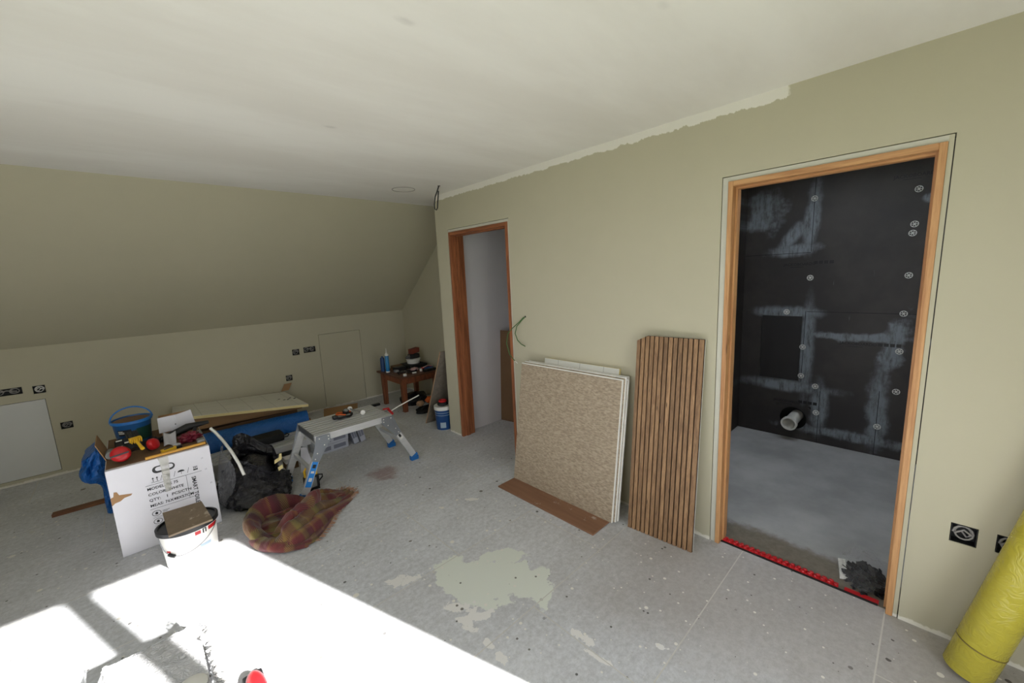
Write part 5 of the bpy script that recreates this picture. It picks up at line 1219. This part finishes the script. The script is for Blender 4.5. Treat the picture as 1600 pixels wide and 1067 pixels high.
stick('white_strip', [(0.36, 4.55, Z + 0.030), (0.44, 4.56, Z + 0.046), (0.52, 4.565, Z + 0.03)], 0.004, 'white_plastic', 'thin white strip lying over the dark blue cloth', 'strip')
stick('black_cable', [(0.02, 4.55, Z + 0.006), (0.05, 4.66, Z + 0.008), (0.10, 4.62, Z + 0.010), (0.14, 4.64, Z + 0.03), (0.20, 4.60, Z + 0.012)], 0.006, 'black_rubber', 'black cable coiled along the left side of the small table', 'cable')
tbox('black_drill_case', (0.29, 4.405, Z), (0.47, 4.445, Z + 0.03), 'black_plastic', 'low black case along the front edge of the small table', 'case', 0.006)
tbox('grey_sander', (0.045, 4.69, Z), (0.092, 4.75, Z + 0.03), 'grey_plastic', 'small grey block between the sealant cartridge and steel blade', 'block', 0.006)
stick('black_hammer', [(0.18, 4.495, Z + 0.010), (0.27, 4.565, Z + 0.010)], [0.009, 0.012], 'black_rubber', 'thick black handled tool lying diagonally on the small table', 'hammer')
stick('silver_tin', [(0.15, 4.455, Z + 0.012), (0.20, 4.452, Z + 0.012)], 0.011, 'edge_white', 'small pale tube lying at the front edge of the small table', 'tube')
# heap on the floor under and beside the table
ut = thing('dark_toolbag', 'black tool bag on the floor beside the small table', 'bag', (0.20, 4.27, 0))
flat_base(MB().ico((0.20, 4.26, 0.02), 1, 3, (0.16, 0.085, 0.055), crump(None, 0, 0, 5.2, 0.3, 2.2)), 0.001).build('bag', 'black_rubber', ut, smooth=True)
MB().tube([(0.10, 4.235, 0.05), (0.14, 4.215, 0.09), (0.22, 4.21, 0.095), (0.28, 4.23, 0.05)], 0.008, 8).build('handle', 'black_plastic', ut, smooth=True)
tag(flat_base(MB().ico((0.29, 4.28, 0.125), 1, 3, (0.085, 0.060, 0.050), crump(None, 0, 0, 7.7, 0.4, 2.4)), 0.084).build('orange_cloth', 'orange_plastic', smooth=True), 'orange crumpled packaging on the black tool bag', 'packaging')
plain('tan_paper', (176, 142, 112), 0.8)
tag(flat_base(MB().ico((0.12, 4.27, 0.115), 1, 3, (0.050, 0.040, 0.036), crump(None, 0, 0, 2.7, 0.4, 2.4)), 0.084).build('tan_wrapper', 'tan_paper', smooth=True), 'tan paper wrapper on the black tool bag near the table leg', 'wrapper')
tag(flat_base(MB().ico((0.28, 4.72, 0.05), 1, 3, (0.19, 0.17, 0.10), crump(None, 0, 0, 9.9, 0.25, 2.0)), 0.001).build('black_sack', 'bin_bag', smooth=True), 'black sack pushed under the small table', 'sack')
# speckled board leaning behind the wall corner, and the tub of filler under it
def mk_osb():
    m, t, b = newmat('speckled_board'); o = t.obj()
    v = t.voronoi(o, 60.0, out=1); n = t.noise(o, 25.0, 4.0, 0.7)
    t.put(b.inputs['Base Color'], t.mix(n, lin((84, 76, 66)), lin((150, 138, 124)))); b.inputs['Roughness'].default_value = 0.85; MATS['speckled_board'] = m
mk_osb()
ob_ = thing('leaning_board', 'speckled board leaning behind the wall corner', 'board', (0.13, 3.82, 0))
o_, u_, v_ = V((-0.045, 3.885, 0.001)), V((0.36, 0, 0)), V((0.012, -0.375, 0.86))
n_ = u_.cross(v_).normalized(); n_ = n_ if n_.y > 0 else -n_
MB().obox(o_, u_, v_, n_ * 0.012).build('sheet', 'speckled_board', ob_)
MB().obox(o_ - V((0.004, 0, 0)), V((0.0038, 0, 0)), v_, n_ * 0.012).build('edging', 'tan_paper', ob_)
fc_ = V((0.012, 3.610, 0.001))
ft_ = thing('filler_tub', 'blue filler tub with a white rim at the wall corner', 'tub', fc_)
tb1 = MB().lathe([(0.086, 0), (0.088, 0.004), (0.100, 0.225)], fc_, 36, sx=0.92, sy=0.92).build('tub_body', plain('tub_blue', (26, 70, 128), 0.4), ft_, smooth=True)
MB().lathe([(0.1005, 0.222), (0.106, 0.224), (0.106, 0.262), (0.100, 0.264), (0.09, 0.262)], fc_, 36, sx=0.92, sy=0.92).build('rim', 'white_plastic', ft_, smooth=True)
MB().lathe([(0.081, 0), (0.0805, 0.003)], fc_ - V((0, 0, 0.0002)), 30).build('base_ring', 'white_plastic', ft_)
MB().grid(lambda s_, t_: fc_ + V((0.0865 * math.cos(math.radians(-150 + 40 * s_)), 0.0865 * math.sin(math.radians(-150 + 40 * s_)), 0.03 + 0.06 * t_)), 8, 2).build('label_print', 'print_blue', tb1)
for k in range(2): MB().lathe([(0.0895 + 0.004 * k, 0.165 + 0.028 * k), (0.0897 + 0.004 * k, 0.170 + 0.028 * k)], fc_, 30, cap0=False, cap1=False).build('label_band', 'print_blue', tb1)
rt = thing('red_tape', 'red tape roll and black lump resting on the filler tub', 'tape', fc_ + V((0, 0, 0.265)))
MB().lathe([(0.055, 0), (0.06, 0.01), (0.05, 0.03)], fc_ + V((0.0, 0.0, 0.2645)), 24).build('black_lump', 'black_rubber', rt, smooth=True)
MB().tube([fc_ + V((0.032 * math.cos(a * math.pi / 10), 0.032 * math.sin(a * math.pi / 10), 0.308)) for a in range(20)], 0.013, 8, closed=True).build('tape', 'red_plastic', rt, smooth=True)
